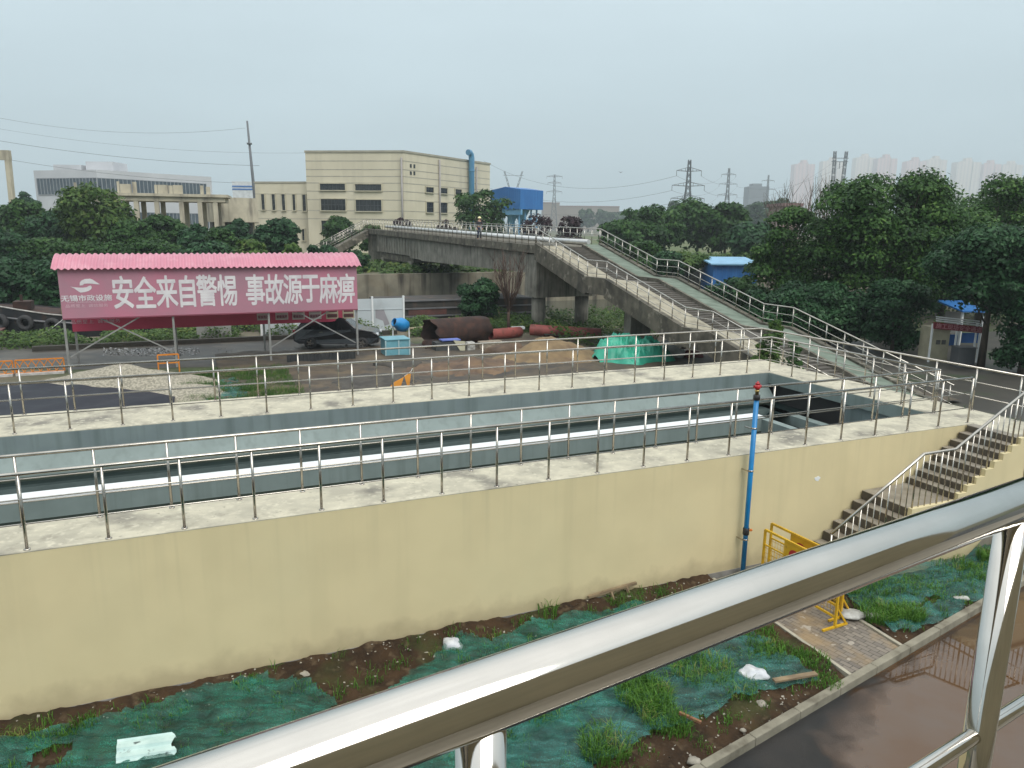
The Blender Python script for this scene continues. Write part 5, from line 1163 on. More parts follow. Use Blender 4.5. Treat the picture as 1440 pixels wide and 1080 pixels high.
# ================================================================== BUILDINGS BEYOND THE CANAL
class Face:
    """vertical wall plane through P and Q (seen left to right from outside)"""
    def __init__(s, P, Q):
        s.P = V((P.x, P.y, 0)); d = V((Q.x - P.x, Q.y - P.y, 0)); s.L = d.length; s.d = d.normalized(); s.n = V((s.d.y, -s.d.x, 0))
    def uz(s, x, y):
        r = ray(x, y); k = (s.P - EYE).dot(s.n) / r.dot(s.n); p = EYE + r * k; return (p - s.P).dot(s.d), p.z
    def box(s, b, u0, u1, z0, z1, out, inn=0.0):
        c = s.P + s.d * ((u0 + u1) / 2) + s.n * ((out - inn) / 2) + V((0, 0, (z0 + z1) / 2)); return b.obox(c, s.d * ((u1 - u0) / 2), s.n * ((out + inn) / 2), V((0, 0, (z1 - z0) / 2)))
    def window(s, root, x0, y0, x1, y1, m_g, m_f, nm=3, nh=1, wall=None):
        u0, z1 = s.uz(x0, y0); u1, z0 = s.uz(x1, y1); fw = .14
        b = MB()
        s.box(b, u0 - fw, u1 + fw, z1, z1 + fw, .20); s.box(b, u0 - fw, u1 + fw, z0 - fw, z0, .26); s.box(b, u0 - fw, u0, z0, z1, .18); s.box(b, u1, u1 + fw, z0, z1, .18)
        f = b.build('window', m_f, root)
        b = MB(); s.box(b, u0, u1, z0, z1, .05); b.build('pane', m_g, f)
        b = MB()
        for k in range(1, nm + 1): u = u0 + (u1 - u0) * k / (nm + 1); s.box(b, u - .04, u + .04, z0, z1, .10)
        s.box(b, u0, u1, z0, z0 + .06, .085); s.box(b, u0, u1, z1 - .06, z1, .085); s.box(b, u0, u0 + .06, z0 + .06, z1 - .06, .083); s.box(b, u1 - .06, u1, z0 + .06, z1 - .06, .083)
        for k in range(1, nh + 1): z = z0 + (z1 - z0) * k / (nh + 1); s.box(b, u0, u1, z - .04, z + .04, .09)
        b.build('mullion', MATS['dark_mullion'], f)
mat('dark_mullion', (.05, .055, .06), rough=.5)
DGL = mat('dark_window_glass', (.018, .022, .026), (.035, .04, .042), rough=.12, scale=.5)
FAC = mat('cream_factory_panels', (.60, .55, .42), (.54, .495, .375), rough=.8, scale=.25, spots=[((.36, .33, .25), .35, .52, .75, .45, (1.5, 1.5, .12)), ((.42, .38, .29), .15, .55, .7, .4, (1, 1, 1))])
JNT = mat('panel_joint_grey', (.38, .355, .29), rough=.8)
GZ = 2.3
fa = atY(429, 214, 122); fb = atY(567, 215, 120); fc = atY(689, 232, 142); fd = fa + (fc - fb); ZF = (fa.z + fb.z) / 2
fac = thing('factory', V((fb.x, fb.y, GZ)), 'tall windowed cream panel factory block with blue duct on its right side', 'building')
def flat(p, z): return V((p.x, p.y, z))
b = MB(); b.prism([flat(p, GZ) for p in (fa, fb, fc, fd)], V((0, 0, ZF - GZ))); b.build('wall', FAC, fac)
cen = (fa + fb + fc + fd) / 4
b = MB()
for p, q_ in ((fa, fb), (fb, fc)):
    F_ = Face(p, q_); F_.box(b, -.1, F_.L + .1, ZF - .001 + .002, ZF + .32, .12, .3)
b.build('parapet', mat('parapet_grey', (.36, .34, .27), rough=.8, scale=.5), fac)
FF, FS = Face(fa, fb), Face(fb, fc)
b = MB()
for yy in (165, 240, 300, 358, 430, 505, 600, 672): 
    z = FF.uz(430, 200 + yy / 6.26)[1]; FF.box(b, 0, FF.L, z - .07, z + .07, .012); FS.box(b, 0, FS.L, z - .07, z + .07, .012)
b.build('panel_joint', JNT, fac)
CRF = mat('cream_window_surround', (.50, .46, .34), rough=.8)
def c4(x, y): return 350 + x / 6.26, 200 + y / 6.26
def c5(x, y): return 560 + x / 6.545, 200 + y / 6.545
for r_, nm, nh in (((627, 365, 850, 422), 5, 0), ((938, 370, 1168, 427), 5, 0), ((635, 500, 855, 602), 6, 1), ((942, 507, 1170, 608), 6, 1), ((640, 690, 860, 790), 4, 1)):
    FF.window(fac, *c4(*r_[:2]), *c4(*r_[2:]), DGL, CRF, nm, nh)
for r_ in ((250, 412, 320, 465), (385, 420, 447, 475), (520, 432, 578, 485), (255, 550, 320, 648), (385, 555, 447, 652)):
    FS.window(fac, *c5(*r_[:2]), *c5(*r_[2:]), DGL, CRF, 2, 1)
for r_ in ((107, 200, 122, 235), (140, 203, 155, 240), (107, 268, 123, 300), (140, 268, 155, 303)):
    u0, z1 = FS.uz(*c5(*r_[:2])); u1, z0 = FS.uz(*c5(*r_[2:])); b = MB(); FS.box(b, u0, u1, z0, z1, .06); b.build('vent', DGL, fac)
u0, zt_ = FS.uz(*c5(642, 150)); u1, zb_ = FS.uz(*c5(642, 520)); dr = .50
BLD = mat('sky_blue_duct', (.10, .27, .42), (.08, .22, .36), rough=.45, scale=.6)
base = FS.P + FS.d * u0 + FS.n * .75
b = MB(); b.tube([base + V((0, 0, GZ)), base + V((0, 0, zt_)), base + V((0, 0, zt_ + .6)) - FS.d * .15, base + V((0, 0, zt_ + .95)) - FS.d * .6, base + V((0, 0, zt_ + .9)) - FS.d * 1.1], dr, 20)
for z in (zt_ - 2.2, zt_ - 7, zt_ - 11.5): b.lathe(base + V((0, 0, z)), V((0, 0, 1)), [(0, dr), (.01, dr * 1.12), (.22, dr * 1.12), (.23, dr)], 20)
b.build('exhaust_duct', BLD, fac)
for F_, x_, y0_, cfun in ((FS, 713, 225, c5), (FS, 372, 160, c5), (FF, 1345, 135, c4)):
    u, z = F_.uz(*cfun(x_, y0_)); b = MB(); b.tube([F_.P + F_.d * u + F_.n * .2 + V((0, 0, GZ)), F_.P + F_.d * u + F_.n * .2 + V((0, 0, z))], .14, 8); b.build('downpipe', mat('grey_downpipe', (.33, .31, .30), rough=.6), fac)
# low wing
wa, wb = atY(358, 257, 125), atY(432, 258, 123.5); ZW = (wa.z + wb.z) / 2; wn = (wb - wa); wn = V((-wn.y, wn.x, 0)).normalized() * 16
wing = thing('factory_wing', V((wa.x, wa.y, GZ)), 'lower cream factory wing with narrow upright slit windows, left of the tall block', 'building')
b = MB(); b.prism([flat(wa, GZ), flat(wb, GZ), flat(wb + wn, GZ), flat(wa + wn, GZ)], V((0, 0, ZW - GZ))); b.build('wall', FAC, wing)
FW_ = Face(wa, wb)
b = MB(); FW_.box(b, -.1, FW_.L - .05, ZW, ZW + .25, .1, .3); b.build('parapet', MATS['parapet_grey'], wing)
b = MB()
for yy in (455, 600, 672): z = FW_.uz(370, 200 + yy / 6.26)[1]; FW_.box(b, 0, FW_.L, z - .05, z + .05, .012)
b.build('panel_joint', JNT, wing)
for r_ in ((110, 457, 145, 595), (203, 458, 238, 598), (290, 458, 325, 600), (385, 460, 415, 600), (473, 462, 508, 605), (470, 765, 495, 865)): FW_.window(wing, *c4(*r_[:2]), *c4(*r_[2:]), DGL, CRF, 0, 2)
# pale office behind
oc, ol, orr = atY(135, 238.5, 200), atY(47, 241, 206), atY(297, 249, 226); ZO = oc.z; off_ = thing('office_building', V((oc.x, oc.y, GZ)), 'long pale grey office block with dark ribbon glazing and rooftop boxes, far left', 'building')
OW = mat('pale_office_cladding', (.50, .51, .53), (.44, .45, .47), rough=.6, scale=.2); od = ol + (orr - oc)
b = MB(); b.prism([flat(p, GZ) for p in (ol, oc, orr, od)], V((0, 0, ZO - GZ))); b.build('wall', OW, off_)
RBG = mat('ribbon_glass', (.075, .10, .12), (.05, .07, .09), rough=.2, scale=.3); GMU = mat('grey_mullion', (.26, .28, .30), rough=.5)
for F_, xs in ((Face(ol, oc), (52, 135)), (Face(oc, orr), (136, 289))):
    u0 = F_.uz(xs[0], 250)[0]; u1 = F_.uz(xs[1], 250)[0]
    for zz0, zz1 in ((ZO - 6.3, ZO - 2.0), (ZO - 14.8, ZO - 10.5)):
        b = MB(); F_.box(b, u0, u1, zz0, zz1, .1); gz_ = b.build('glazing', RBG, off_)
        b = MB(); F_.box(b, u0, u1, zz0, zz0 + .15, .2); F_.box(b, u0, u1, zz1 - .15, zz1, .2); k = u0
        while k < u1: F_.box(b, k - .09, k + .09, zz0, zz1, .22); k += 1.1
        b.build('mullion', GMU, gz_)
for x0, x1, y0, m_ in ((76, 115, 231.5, OW), (122, 160, 227, OW)):
    p, q_ = atY(x0, 245, 216), atY(x1, 245, 216); zt_ = atY(x0, y0, 216).z; b = MB(); b.box((p.x, 216, ZO + .0 - 1), (q_.x, 224, zt_)); b.build('roof_box', m_, off_)
sm = thing('office_building', atY(340, 272, 260) * 1 - V((0, 0, 16)), 'small distant white building with blue stripes beside the leaning mast', 'building')
p, q_ = atY(326, 255, 260), atY(357, 255, 260); b = MB(); b.box((p.x, 260, GZ), (q_.x, 270, p.z)); b.build('wall', mat('white_render', (.62, .64, .65), rough=.7), sm)
for y0, y1 in ((261, 263), (265, 267)):
    b = MB(); b.box((p.x, 259.9, atY(330, y1, 260).z), (q_.x, 259.995, atY(330, y0, 260).z)); b.build('stripe', mat('blue_stripe', (.05, .16, .42), rough=.5), sm)
# concrete trestle with columns
tl, tr_ = atY(102, 269, 96), atY(316, 274.5, 101); trs = thing('trestle', V((tl.x, tl.y, GZ)), 'open weathered concrete frame on square columns with broken parapet pieces on top', 'structure')
FT = Face(tl, tr_); OLDC = mat('old_cream_concrete', (.50, .455, .345), (.38, .345, .265), rough=.9, scale=.6, spots=[((.14, .12, .10), .8, .52, .7, .7, (1.5, 1.5, .3))])
ZB_ = (tl.z + tr_.z) / 2
b = MB(); FT.box(b, 0, FT.L, ZB_ - .95, ZB_ - .35, .0, 6.0); FT.box(b, -.1, FT.L + .4, ZB_ - .35, ZB_, .35, 6.4); b.build('beam', OLDC, trs)
def c3(x): return 40 + x / 4.8
for x in (330, 465, 605, 725, 863, 1030, 1155, 1260):
    u = FT.uz(c3(x), 285)[0]
    for o_ in (0.0, 5.0):
        b = MB(); FT.box(b, u - .28, u + .28, GZ - .1, ZB_ - .951, -.05 - o_, .6 + o_); b.build('column', OLDC, trs)
for x0, x1, y0 in ((590, 612, 215), (695, 728, 218), (845, 868, 238), (940, 972, 243), (1155, 1180, 243), (1195, 1225, 252), (300, 320, 222), (612, 694, 232), (868, 940, 238), (972, 1040, 240)):
    u0, z1 = FT.uz(c3(x0), 210 + y0 / 4.8); u1, _ = FT.uz(c3(x1), 270); b = MB(); FT.box(b, u0, u1, ZB_ + .002, z1, -.3, .65 if x1 - x0 < 40 else .45); b.build('parapet_piece', OLDC, trs)
cw = thing('concrete_shed', V((tr_.x, tr_.y, GZ)), 'stained cream concrete building between the column frame and the factory wing', 'building')
p, q_ = atY(303, 277, 108), atY(362, 279, 112); F_ = Face(p, q_); b = MB(); F_.box(b, 0, F_.L, 7.2, p.z, 0, 6); b.build('wall', OLDC, cw)
for u in (.4, F_.L * .45, F_.L - .6):
    b = MB(); F_.box(b, u, u + .7, GZ, 7.199, -.1, .8); b.build('column', OLDC, cw)
b = MB(); F_.box(b, 0, F_.L, GZ, 7.199, -2, 3); b.build('back_wall', DARKC, cw)
# far-left portal, mast
gt = thing('concrete_portal', atz(14, 400, GZ), 'weathered concrete portal frame cut by the left edge of the picture', 'structure')
p0, p1, p2 = atY(10, 212, 96), atY(17, 296, 96), atY(-60, 214, 96); zt_ = p0.z
b = MB(); b.bar(V((p1.x, 96, GZ - .1)), V((p0.x, 96, zt_)), .55, .55, up=V((0, 1, 0))); b.build('column', OLDC, gt)
b = MB(); b.box((p2.x, 95.7, zt_ - 1.1), (p0.x + .28, 96.3, zt_ + .05)); b.build('beam', OLDC, gt)
b = MB(); b.bar(V((p2.x, 96, GZ - .1)), V((p2.x + .1, 96, zt_ - 1.1)), .55, .55, up=V((0, 1, 0))); b.build('column', OLDC, gt)
mp0, mp1 = atY(347.5, 170, 150), atY(357.5, 270, 150)
ms = thing('mast', V((mp1.x, 150, GZ)), 'tall thin dark mast leaning slightly left, beside the factory wing', 'mast')
low = mp1 + (mp1 - mp0) * ((mp1.z - GZ) / (mp0.z - mp1.z)); DG = mat('dark_grey_steel', (.13, .14, .15), (.10, .11, .12), rough=.6)
b = MB(); b.tube([low, low.lerp(mp0, .5), mp0], [.38, .29, .17], 10); b.build('pole', DG, ms)
b = MB(); b.lathe(low.lerp(mp0, .82), V((0, 0, 1)), [(0, .5), (.3, .5)], 10); b.lathe(low.lerp(mp0, .3), V((0, 0, 1)), [(0, .62), (.4, .62)], 10); b.build('collar', DG, ms)
# blue dust-collector house
kc, kr, kl = atY(732, 266, 128), atY(764, 269, 133), atY(690, 263, 133.5); ZD = kc.z; kb_ = kl + (kr - kc)
BLU = mat('royal_blue_sheet', (.022, .145, .40), (.018, .12, .35), rough=.5, scale=.4, spots=[((.05, .22, .52), .8, .55, .7, .5, (4, 4, .2))]); BLL = mat('light_blue_sheet', (.16, .36, .56), (.12, .30, .5), rough=.5)
ds = thing('filter_house', V((kc.x, kc.y, GZ)), 'bright blue sheet-metal filter house on legs beyond the footbridge', 'building')
zl_ = atY(732, 294, 128).z; b = MB(); b.prism([flat(p, zl_) for p in (kl, kc, kr, kb_)], V((0, 0, ZD - zl_))); b.build('wall', BLU, ds)
mid_l = (kl + kc) / 2; mid_r = (kb_ + kr) / 2; b = MB()
b.face_block([flat(kl, ZD + .01), flat(kc, ZD + .01), flat(mid_l, ZD + .5), flat(kb_, ZD + .01), flat(kr, ZD + .01), flat(mid_r, ZD + .5)], [(0, 1, 2), (4, 3, 5), (1, 4, 5, 2), (3, 0, 2, 5)]); b.build('roof', BLU, ds)
zh = atY(732, 302, 128).z; 
for u in (.12, .38, .63, .88):
    for v in (.12, .88):
        p = kc.lerp(kr, u) + (kl - kc) * v; b = MB(); b.bar(flat(p, GZ - .1), flat(p, zl_), .3, .3, up=V((0, 1, 0))); b.build('leg', BLL, ds)
FD = Face(kl, kc); b = MB(); FD.box(b, 0, FD.L, zh, zl_ - .01, -.2, .5); b.build('skirt', BLL, ds)
for u in (.3, .7):
    p = kc.lerp(kr, u) + (kl - kc) * .5; b = MB(); b.lathe(flat(p, zl_ - .01), V((0, 0, -1)), [(0, 1.5), (2.2, .4), (3.0, .4)], 4, smooth=False); b.build('hopper', BLL, ds)
b = MB(); b.bar(flat(kc.lerp(kr, .1), GZ + .4), flat(kc.lerp(kr, .4), zl_ - 1.2), .15, .15); b.bar(flat(kc.lerp(kr, .4), zl_ - 1.2), flat(kc.lerp(kr, .7), GZ + .4), .15, .15); b.build('brace', BLL, ds)
# distant brown works
bw_ = thing('works_building', V((atY(800, 300, 1000).x, 1000, GZ)), 'long low brownish works building fading into haze beyond the purple trees', 'building')
for x0, x1, y0, dd in ((764, 787, 286, 0), (787, 872, 290.5, 6)):
    p, q_ = atY(x0, y0, 1000), atY(x1, y0, 1000); b = MB(); b.box((p.x, 1000 + dd, GZ), (q_.x - .01, 1060, p.z)); w_ = b.build('wall', mat('brown_works_sheet', (.24, .19, .15), (.20, .16, .13), rough=.8), bw_)
    b = MB(); b.box((p.x - .5, 999.5 + dd, p.z), (q_.x + .3, 1061, p.z + 1.4)); b.build('roof', mat('red_brown_roof', (.22, .12, .10), rough=.8), bw_)
# right: blue shed and pink block
p, q_ = atY(1004, 369, 78), atY(1062, 369, 78); bs = thing('site_shed', V((p.x, 78, 0)), 'blue site shed with pale blue roof edge, right of the footbridge ramp', 'shed')
b = MB(); b.box((p.x, 78, -.1), (q_.x + .3, 83, p.z - .25)); b.build('wall', BLU, bs)
b = MB(); b.prism([V((p.x - .4, 77.5, p.z - .25)), V((q_.x + .6, 77.5, p.z - .25)), V((q_.x + .6, 83.5, p.z + .25)), V((p.x - .4, 83.5, p.z + .25))], V((0, 0, .14))); b.build('roof', mat('pale_blue_roof', (.20, .40, .58), rough=.5), bs)
b = MB()
for k in range(7): x = p.x + .3 + k * .62; b.box((x, 77.93, .0), (x + .1, 77.995, p.z - .3))
b.build('wall_rib', BLU, bs)
p, q_ = atY(1102, 290, 175), atY(1126, 290, 175); pk = thing('house', V((p.x, 175, GZ)), 'pinkish brick house behind the bare treetops', 'building')
b = MB(); b.box((p.x, 175, GZ), (q_.x, 185, p.z)); b.build('wall', mat('pinkish_brick', (.28, .19, .18), (.23, .16, .15), rough=.9, scale=1), pk); b = MB(); b.box((p.x - .5, 174.6, p.z), (q_.x + .5, 185.4, p.z + .7)); b.build('roof', mat('dull_red_roof', (.22, .13, .13), rough=.9), pk)
# ------------------------------------------------------------------ far apartment towers
def stripe_mat(name, c1, c2, w):
    m = bpy.data.materials.new(name); m.use_nodes = True; t = m.node_tree; n = t.nodes; L = t.links.new
    geo = n.new('ShaderNodeNewGeometry'); wv = n.new('ShaderNodeTexWave'); wv.inputs['Scale'].default_value = w; wv.bands_direction = 'X'; L(geo.outputs['Position'], wv.inputs[0])
    wz = n.new('ShaderNodeTexWave'); wz.inputs['Scale'].default_value = .105; wz.bands_direction = 'Z'; L(geo.outputs['Position'], wz.inputs[0])
    mu = n.new('ShaderNodeMath'); mu.operation = 'MULTIPLY'; L(wv.outputs['Fac'], mu.inputs[0]); L(wz.outputs['Fac'], mu.inputs[1])
    mx = n.new('ShaderNodeMix'); mx.data_type = 'RGBA'; mx.inputs[6].default_value = (*c1, 1); mx.inputs[7].default_value = (*c2, 1); L(mu.outputs[0], mx.inputs[0]); L(mx.outputs[2], n['Principled BSDF'].inputs[0]); n['Principled BSDF'].inputs['Roughness'].default_value = .8
    MATS[name] = m; return m
TWA, TWB = stripe_mat('pink_tower_facade', (.66, .42, .38), (.34, .27, .27), .025), stripe_mat('cream_tower_facade', (.70, .58, .48), (.38, .33, .31), .025)
tw = [(1118, 1147, 228, TWA, 'pink apartment tower standing alone, leftmost of the hazy skyline'), (1158, 1189, 224, TWB, 'apartment tower directly behind the portal pylon'), (1205, 1233, 219, TWB, 'cream apartment tower, left of the tight pair over the big tree'), (1235, 1263, 220, TWA, 'pinkish apartment tower, right of the tight pair over the big tree'),
      (1276, 1304, 224, TWA, 'hazy pink tower above the crown of the big camphor'), (1305, 1333, 222, TWB, 'hazy cream tower just right of the camphor top'), (1347, 1381, 225, TWB, 'faint cream tower between the camphor and the right tree'), (1384, 1409, 228, TWA, 'faint pinkish tower, second from the right frame edge'), (1411, 1440, 229, TWB, 'faintest tower at the right frame edge')]
for i, (x0, x1, y0, m_, lb) in enumerate(tw):
    D_ = 2650 + 60 * (i % 3); p, q_ = atY(x0, y0, D_), atY(x1, y0, D_); W_ = q_.x - p.x
    r_ = thing('apartment_tower', V((p.x + W_ / 2, D_, GZ)), lb, 'tower block', 'far apartment towers in the haze')
    b = MB()
    for k in range(3): b.box((p.x + W_ * k / 3 + .3, D_ + (2.5 if k == 1 else 0), GZ), (p.x + W_ * (k + 1) / 3 - .3, D_ + 35, p.z - (6 if k != 1 else 0)))
    b.build('wall', m_, r_); b = MB(); b.box((p.x + W_ * .38, D_ + 5, p.z), (p.x + W_ * .62, D_ + 25, p.z + 8)); b.build('roof_box', m_, r_)
p, q_ = atY(1054, 262, 1300), atY(1082, 262, 1300); r_ = thing('slab_block', V((p.x, 1300, GZ)), 'grey slab building ghosting in the haze left of the bare trees', 'building'); b = MB(); b.box((p.x, 1300, GZ), (q_.x, 1330, p.z)); b.build('wall', mat('grey_slab_facade', (.12, .13, .14), rough=.8), r_); b = MB(); b.box((p.x + 7, 1305, p.z), (q_.x - 11, 1325, p.z + 5)); b.build('roof_box', mat('grey_slab_facade', (.12, .13, .14)), r_)
# ------------------------------------------------------------------ pylons and lines
PYL = mat('galvanised_lattice', (.16, .17, .18), (.13, .14, .15), rough=.6, metal=.3)
PT = {}
def lattice(b, p, q_, w0, w1, n, r):
    p, q_ = V(p), V(q_)
    def corner(t, sx, sy): w = w0 + (w1 - w0) * t; return p.lerp(q_, t) + V((sx * w / 2, sy * w / 2, 0))
    for sx in (-1, 1):
        for sy in (-1, 1): b.bar(corner(0, sx, sy), corner(1, sx, sy), r, r)
    for i in range(n):
        t0, t1 = i / n, (i + 1) / n
        for (a0, b0), (a1, b1) in (((-1, -1), (1, -1)), ((1, -1), (1, 1)), ((1, 1), (-1, 1)), ((-1, 1), (-1, -1))):
            b.bar(corner(t0, a0, b0), corner(t1, a1, b1), r * .6, r * .6); b.bar(corner(t0, a1, b1), corner(t1, a0, b0), r * .6, r * .6)
def pylon(x, ytop, D_, label, kind, arms=(), r=.28, w0=6.0):
    t_ = atY(x, ytop, D_); H = t_.z - GZ; bs_ = V((t_.x, D_, GZ - .2)); root = thing('pylon', bs_, label, 'pylon', 'power pylons on the horizon'); tips = []
    b = MB()
    if kind == 'mast':
        lattice(b, bs_, bs_ + V((0, 0, H * .62)), w0, w0 * .28, 6, r); lattice(b, bs_ + V((0, 0, H * .62)), bs_ + V((0, 0, H)), w0 * .28, w0 * .14, 5, r * .8); b.build('tower', PYL, root)
        for (fz, hw_) in arms:
            z = H * fz; b = MB()
            for s in (-1, 1):
                e = bs_ + V((s * hw_, 0, z + .3)); b.bar(bs_ + V((0, .8, z)), e, r * .7, r * .7); b.bar(bs_ + V((0, -.8, z)), e, r * .7, r * .7); b.bar(bs_ + V((0, 0, z + 1.6)), e, r * .6, r * .6)
                for k in (.3, .6): b.bar(bs_ + V((s * hw_ * k, 0, z)), bs_ + V((s * hw_ * k, 0, z + 1.6 * (1 - k))), r * .5, r * .5)
                b.bar(e, e - V((0, 0, 2.0)), r * .6, r * .6); tips.append(e - V((0, 0, 2.0)))
            b.build('cross_arm', PYL, root)
    elif kind == 'portal':
        w = w0 * .9
        for s in (-1, 1): lattice(b, bs_ + V((s * w * .35, 0, 0)), bs_ + V((s * w * .62, 0, H)), 2.2, 1.3, 11, r * .7)
        b.bar(bs_ + V((-w * .9, 0, H * .88)), bs_ + V((w * .9, 0, H * .88)), r, r); b.bar(bs_ + V((-w * .9, 0, H * .92)), bs_ + V((w * .9, 0, H * .92)), r, r); b.build('tower', PYL, root); tips = [bs_ + V((s * w * .85, 0, H * .86)) for s in (-1, 1)]
        b = MB()
        for s in (-.4, 0, .4): b.bar(bs_ + V((s * w, 0, H * .88)), bs_ + V((s * w, 0, H * .80)), r, r)
        b.build('insulator', PYL, root)
    else:
        lattice(b, bs_, bs_ + V((0, 0, H * .55)), w0, 1.4, 6, r)
        for s in (-1, 1): lattice(b, bs_ + V((s * .3, 0, H * .55)), bs_ + V((s * w0 * .55, 0, H)), 1.2, .8, 5, r * .7)
        b.bar(bs_ + V((-w0 * .62, 0, H * .93)), bs_ + V((w0 * .62, 0, H * .93)), r * .6, r * .6); b.build('tower', PYL, root); tips = [bs_ + V((s * w0 * .9, 0, H * .91)) for s in (-1, 1)]
    return tips
t1 = pylon(970, 224, 300, 'tall dark lattice pylon with three cross-arms, rising over the trees', 'mast', [(.52, 6.5), (.68, 6.3), (.86, 4.8)], .30)
t2 = pylon(1025.5, 236, 600, 'second narrower lattice pylon, right of the tall dark one', 'mast', [(.60, 7.5), (.76, 7.0), (.90, 5.5)], .36, 7)
t3 = pylon(1182.5, 212, 480, 'twin-legged portal pylon in front of an apartment tower', 'portal', (), .36, 6.3)
t4 = pylon(722, 240, 560, 'V-headed pylon peeping over the blue filter house', 'vee', (), .4, 12)
t5 = pylon(780, 245, 700, 'slim faint pylon right of the blue filter house', 'mast', [(.7, 7), (.85, 6), (.96, 7)], .4, 7)
t6 = pylon(1081, 246, 1000, 'faintest pylon, rising behind the grey slab building', 'mast', [(.75, 10), (.9, 8)], .6, 8)
LIN = mat('power_line', (.10, .11, .12), rough=.6)
def line(p, q_, sag, label, r=.035):
    b = MB(); b.tube([V(p).lerp(V(q_), k / 20) - V((0, 0, sag * 4 * (k / 20) * (1 - k / 20))) for k in range(21)], r, 4); tag(b.build('power_line', LIN), label, 'cable', 'power lines across the sky')
nm = ['lowest left', 'lowest right', 'middle left', 'middle right', 'upper left', 'upper right']
for i in range(6): line(t1[i], t2[i], 4, 'power line between the two lattice pylons, on their %s arm tips' % nm[i], .05)
for i in (0, 2, 4): line(t1[i], atY(600 + 20 * i, 262 - i * 9, 420), 9, 'power line running left from the tall pylon\'s %s arm tip' % nm[i], .05)
line(t2[1], t3[0], 7, 'power line from the narrower pylon to the portal pylon, lower one', .05); line(t2[3], t3[1], 7, 'power line from the narrower pylon to the portal pylon, upper one', .05)
line(atY(-30, 193, 150), atY(365, 233, 150), 1.0, 'thick power line sloping across the left sky above the office', .03)
line(atY(-30, 217, 165), atY(330, 257, 165), 1.0, 'power line sloping just over the office roof boxes', .03)
line(atY(-30, 160, 150), atY(345, 180, 150), 2.0, 'highest faint power line in the left sky', .02)
line(atY(-30, 176, 160), atY(430, 215, 160), 1.6, 'thin power line between the highest one and the thick one', .018)
bd = MB(); c = atY(873, 242, 200)
bd.prism([c + V((x * .5, 0, z * .5)) for x, z in ((-1.2, .3), (-.3, .05), (0, -.15), (.3, .05), (1.2, .35), (.2, -.25), (0, -.45), (-.2, -.25))], V((0, .12, 0))); tag(bd.build('bird', LIN), 'small dark bird gliding in the empty sky', 'bird')
# ================================================================== TREES AND SHRUBS
DKL = leaf_mat('camphor_leaves', (0.012, 0.043, 0.010), (0.054, 0.126, 0.024), .55, (0.102, 0.192, 0.041))
DK2 = leaf_mat('dark_glossy_leaves', (0.009, 0.034, 0.013), (0.029, 0.088, 0.031), .6, (0.065, 0.143, 0.060))
MID = leaf_mat('mid_green_leaves', (0.013, 0.043, 0.010), (0.043, 0.106, 0.022), .5, (0.072, 0.144, 0.034))
LTL = leaf_mat('light_green_leaves', (0.026, 0.068, 0.012), (0.086, 0.149, 0.028), .6, (0.143, 0.189, 0.048))
PUR = leaf_mat('purple_plum_leaves', (0.018, 0.008, 0.013), (0.044, 0.020, 0.027), .7, (0.048, 0.035, 0.028))
FAR = leaf_mat('far_tree_leaves', (0.014, 0.038, 0.013), (0.042, 0.089, 0.028), .12, (0.056, 0.102, 0.036))
def tr(name, x, ytop, wpx, D_, zb, label, lm, nl, ls, seed, cb=.25, group=None, nc=26, depth=None, sink=0):
    p = atY(x, ytop, D_); H = p.z - zb; W_ = wpx / 1050 * D_
    return tree(name, V((p.x, D_, zb - sink)), H, W_, label, lm, group, cb, nl, ls, seed, nc, D=depth)
# right-hand mass
tr('camphor_tree', 1262, 236, 275, 50, 0, 'largest dark camphor tree with rounded leaf domes, right of the ramp', DKL, 34000, .13, 1, .16, 'big trees right of the footbridge', 64, 9)
tr('camphor_tree', 1405, 242, 230, 57, 0, 'dark camphor tree cut by the right frame edge, behind the others', DKL, 26000, .14, 2, .1, 'big trees right of the footbridge', 54, 9)
tr('camphor_tree', 1136, 287, 165, 53, 0, 'lower camphor tree left of the largest one, under the bare treetops', DKL, 21000, .13, 3, .06, 'big trees right of the footbridge', 46, 7)
tr('camphor_tree', 1408, 312, 195, 38.6, 0, 'dark glossy-leaved tree hanging over the site gate', DK2, 19000, .115, 4, .36, 'big trees right of the footbridge', 40, 6)
tr('leafy_bush', 1462, 350, 135, 37, 0, 'tall dark bush at the right edge beside the site gate', DK2, 15000, .11, 5, .0, None, 40, 4)
tr('leafy_bush', 1102, 392, 125, 40.8, 0, 'dark bush pressing against the bridge ramp, below the lower camphor', DK2, 11000, .12, 6, .0, None, 36, 4.5)
tr('leafy_bush', 1175, 395, 130, 46, 0, 'wide dark undergrowth bush below the largest camphor', DK2, 13000, .12, 7, .0, None, 38, 5)
tr('leafy_bush', 1266, 390, 105, 43, 0, 'dark undergrowth bush left of the site gate', DK2, 11000, .12, 8, .0, None, 34, 4)
tr('young_shrub', 1086, 440, 48, 29.5, 0, 'bright young shrub growing up behind the tank corner rails', LTL, 3400, .07, 9, .0, None, 22)
tr('young_shrub', 1118, 470, 44, 27.6, 0, 'lower green shrub beside the foot of the bridge ramp, right of the bright one', MID, 3000, .07, 14, .0, None, 22)
tr('camphor_tree', 1345, 262, 210, 63, 0, 'dark camphor tree filling the gap behind the gate, between the largest and the right-edge tree', DKL, 20000, .15, 12, .0, 'big trees right of the footbridge', 54, 9)
bare_tree('bare_tree', V((atY(1120, 262, 72).x, 72, 2.4)), atY(1120, 254, 72).z - 2.4, 6.0, 'leafless grey treetops showing above the lower camphor, left one', MATS['bark'], 4, 34, .12)
bare_tree('bare_tree', V((atY(1168, 256, 74).x, 74, 2.4)), atY(1168, 247, 74).z - 2.4, 5.0, 'leafless grey treetop touching the largest camphor, right one', MATS['bark'], 6, 30, .12)
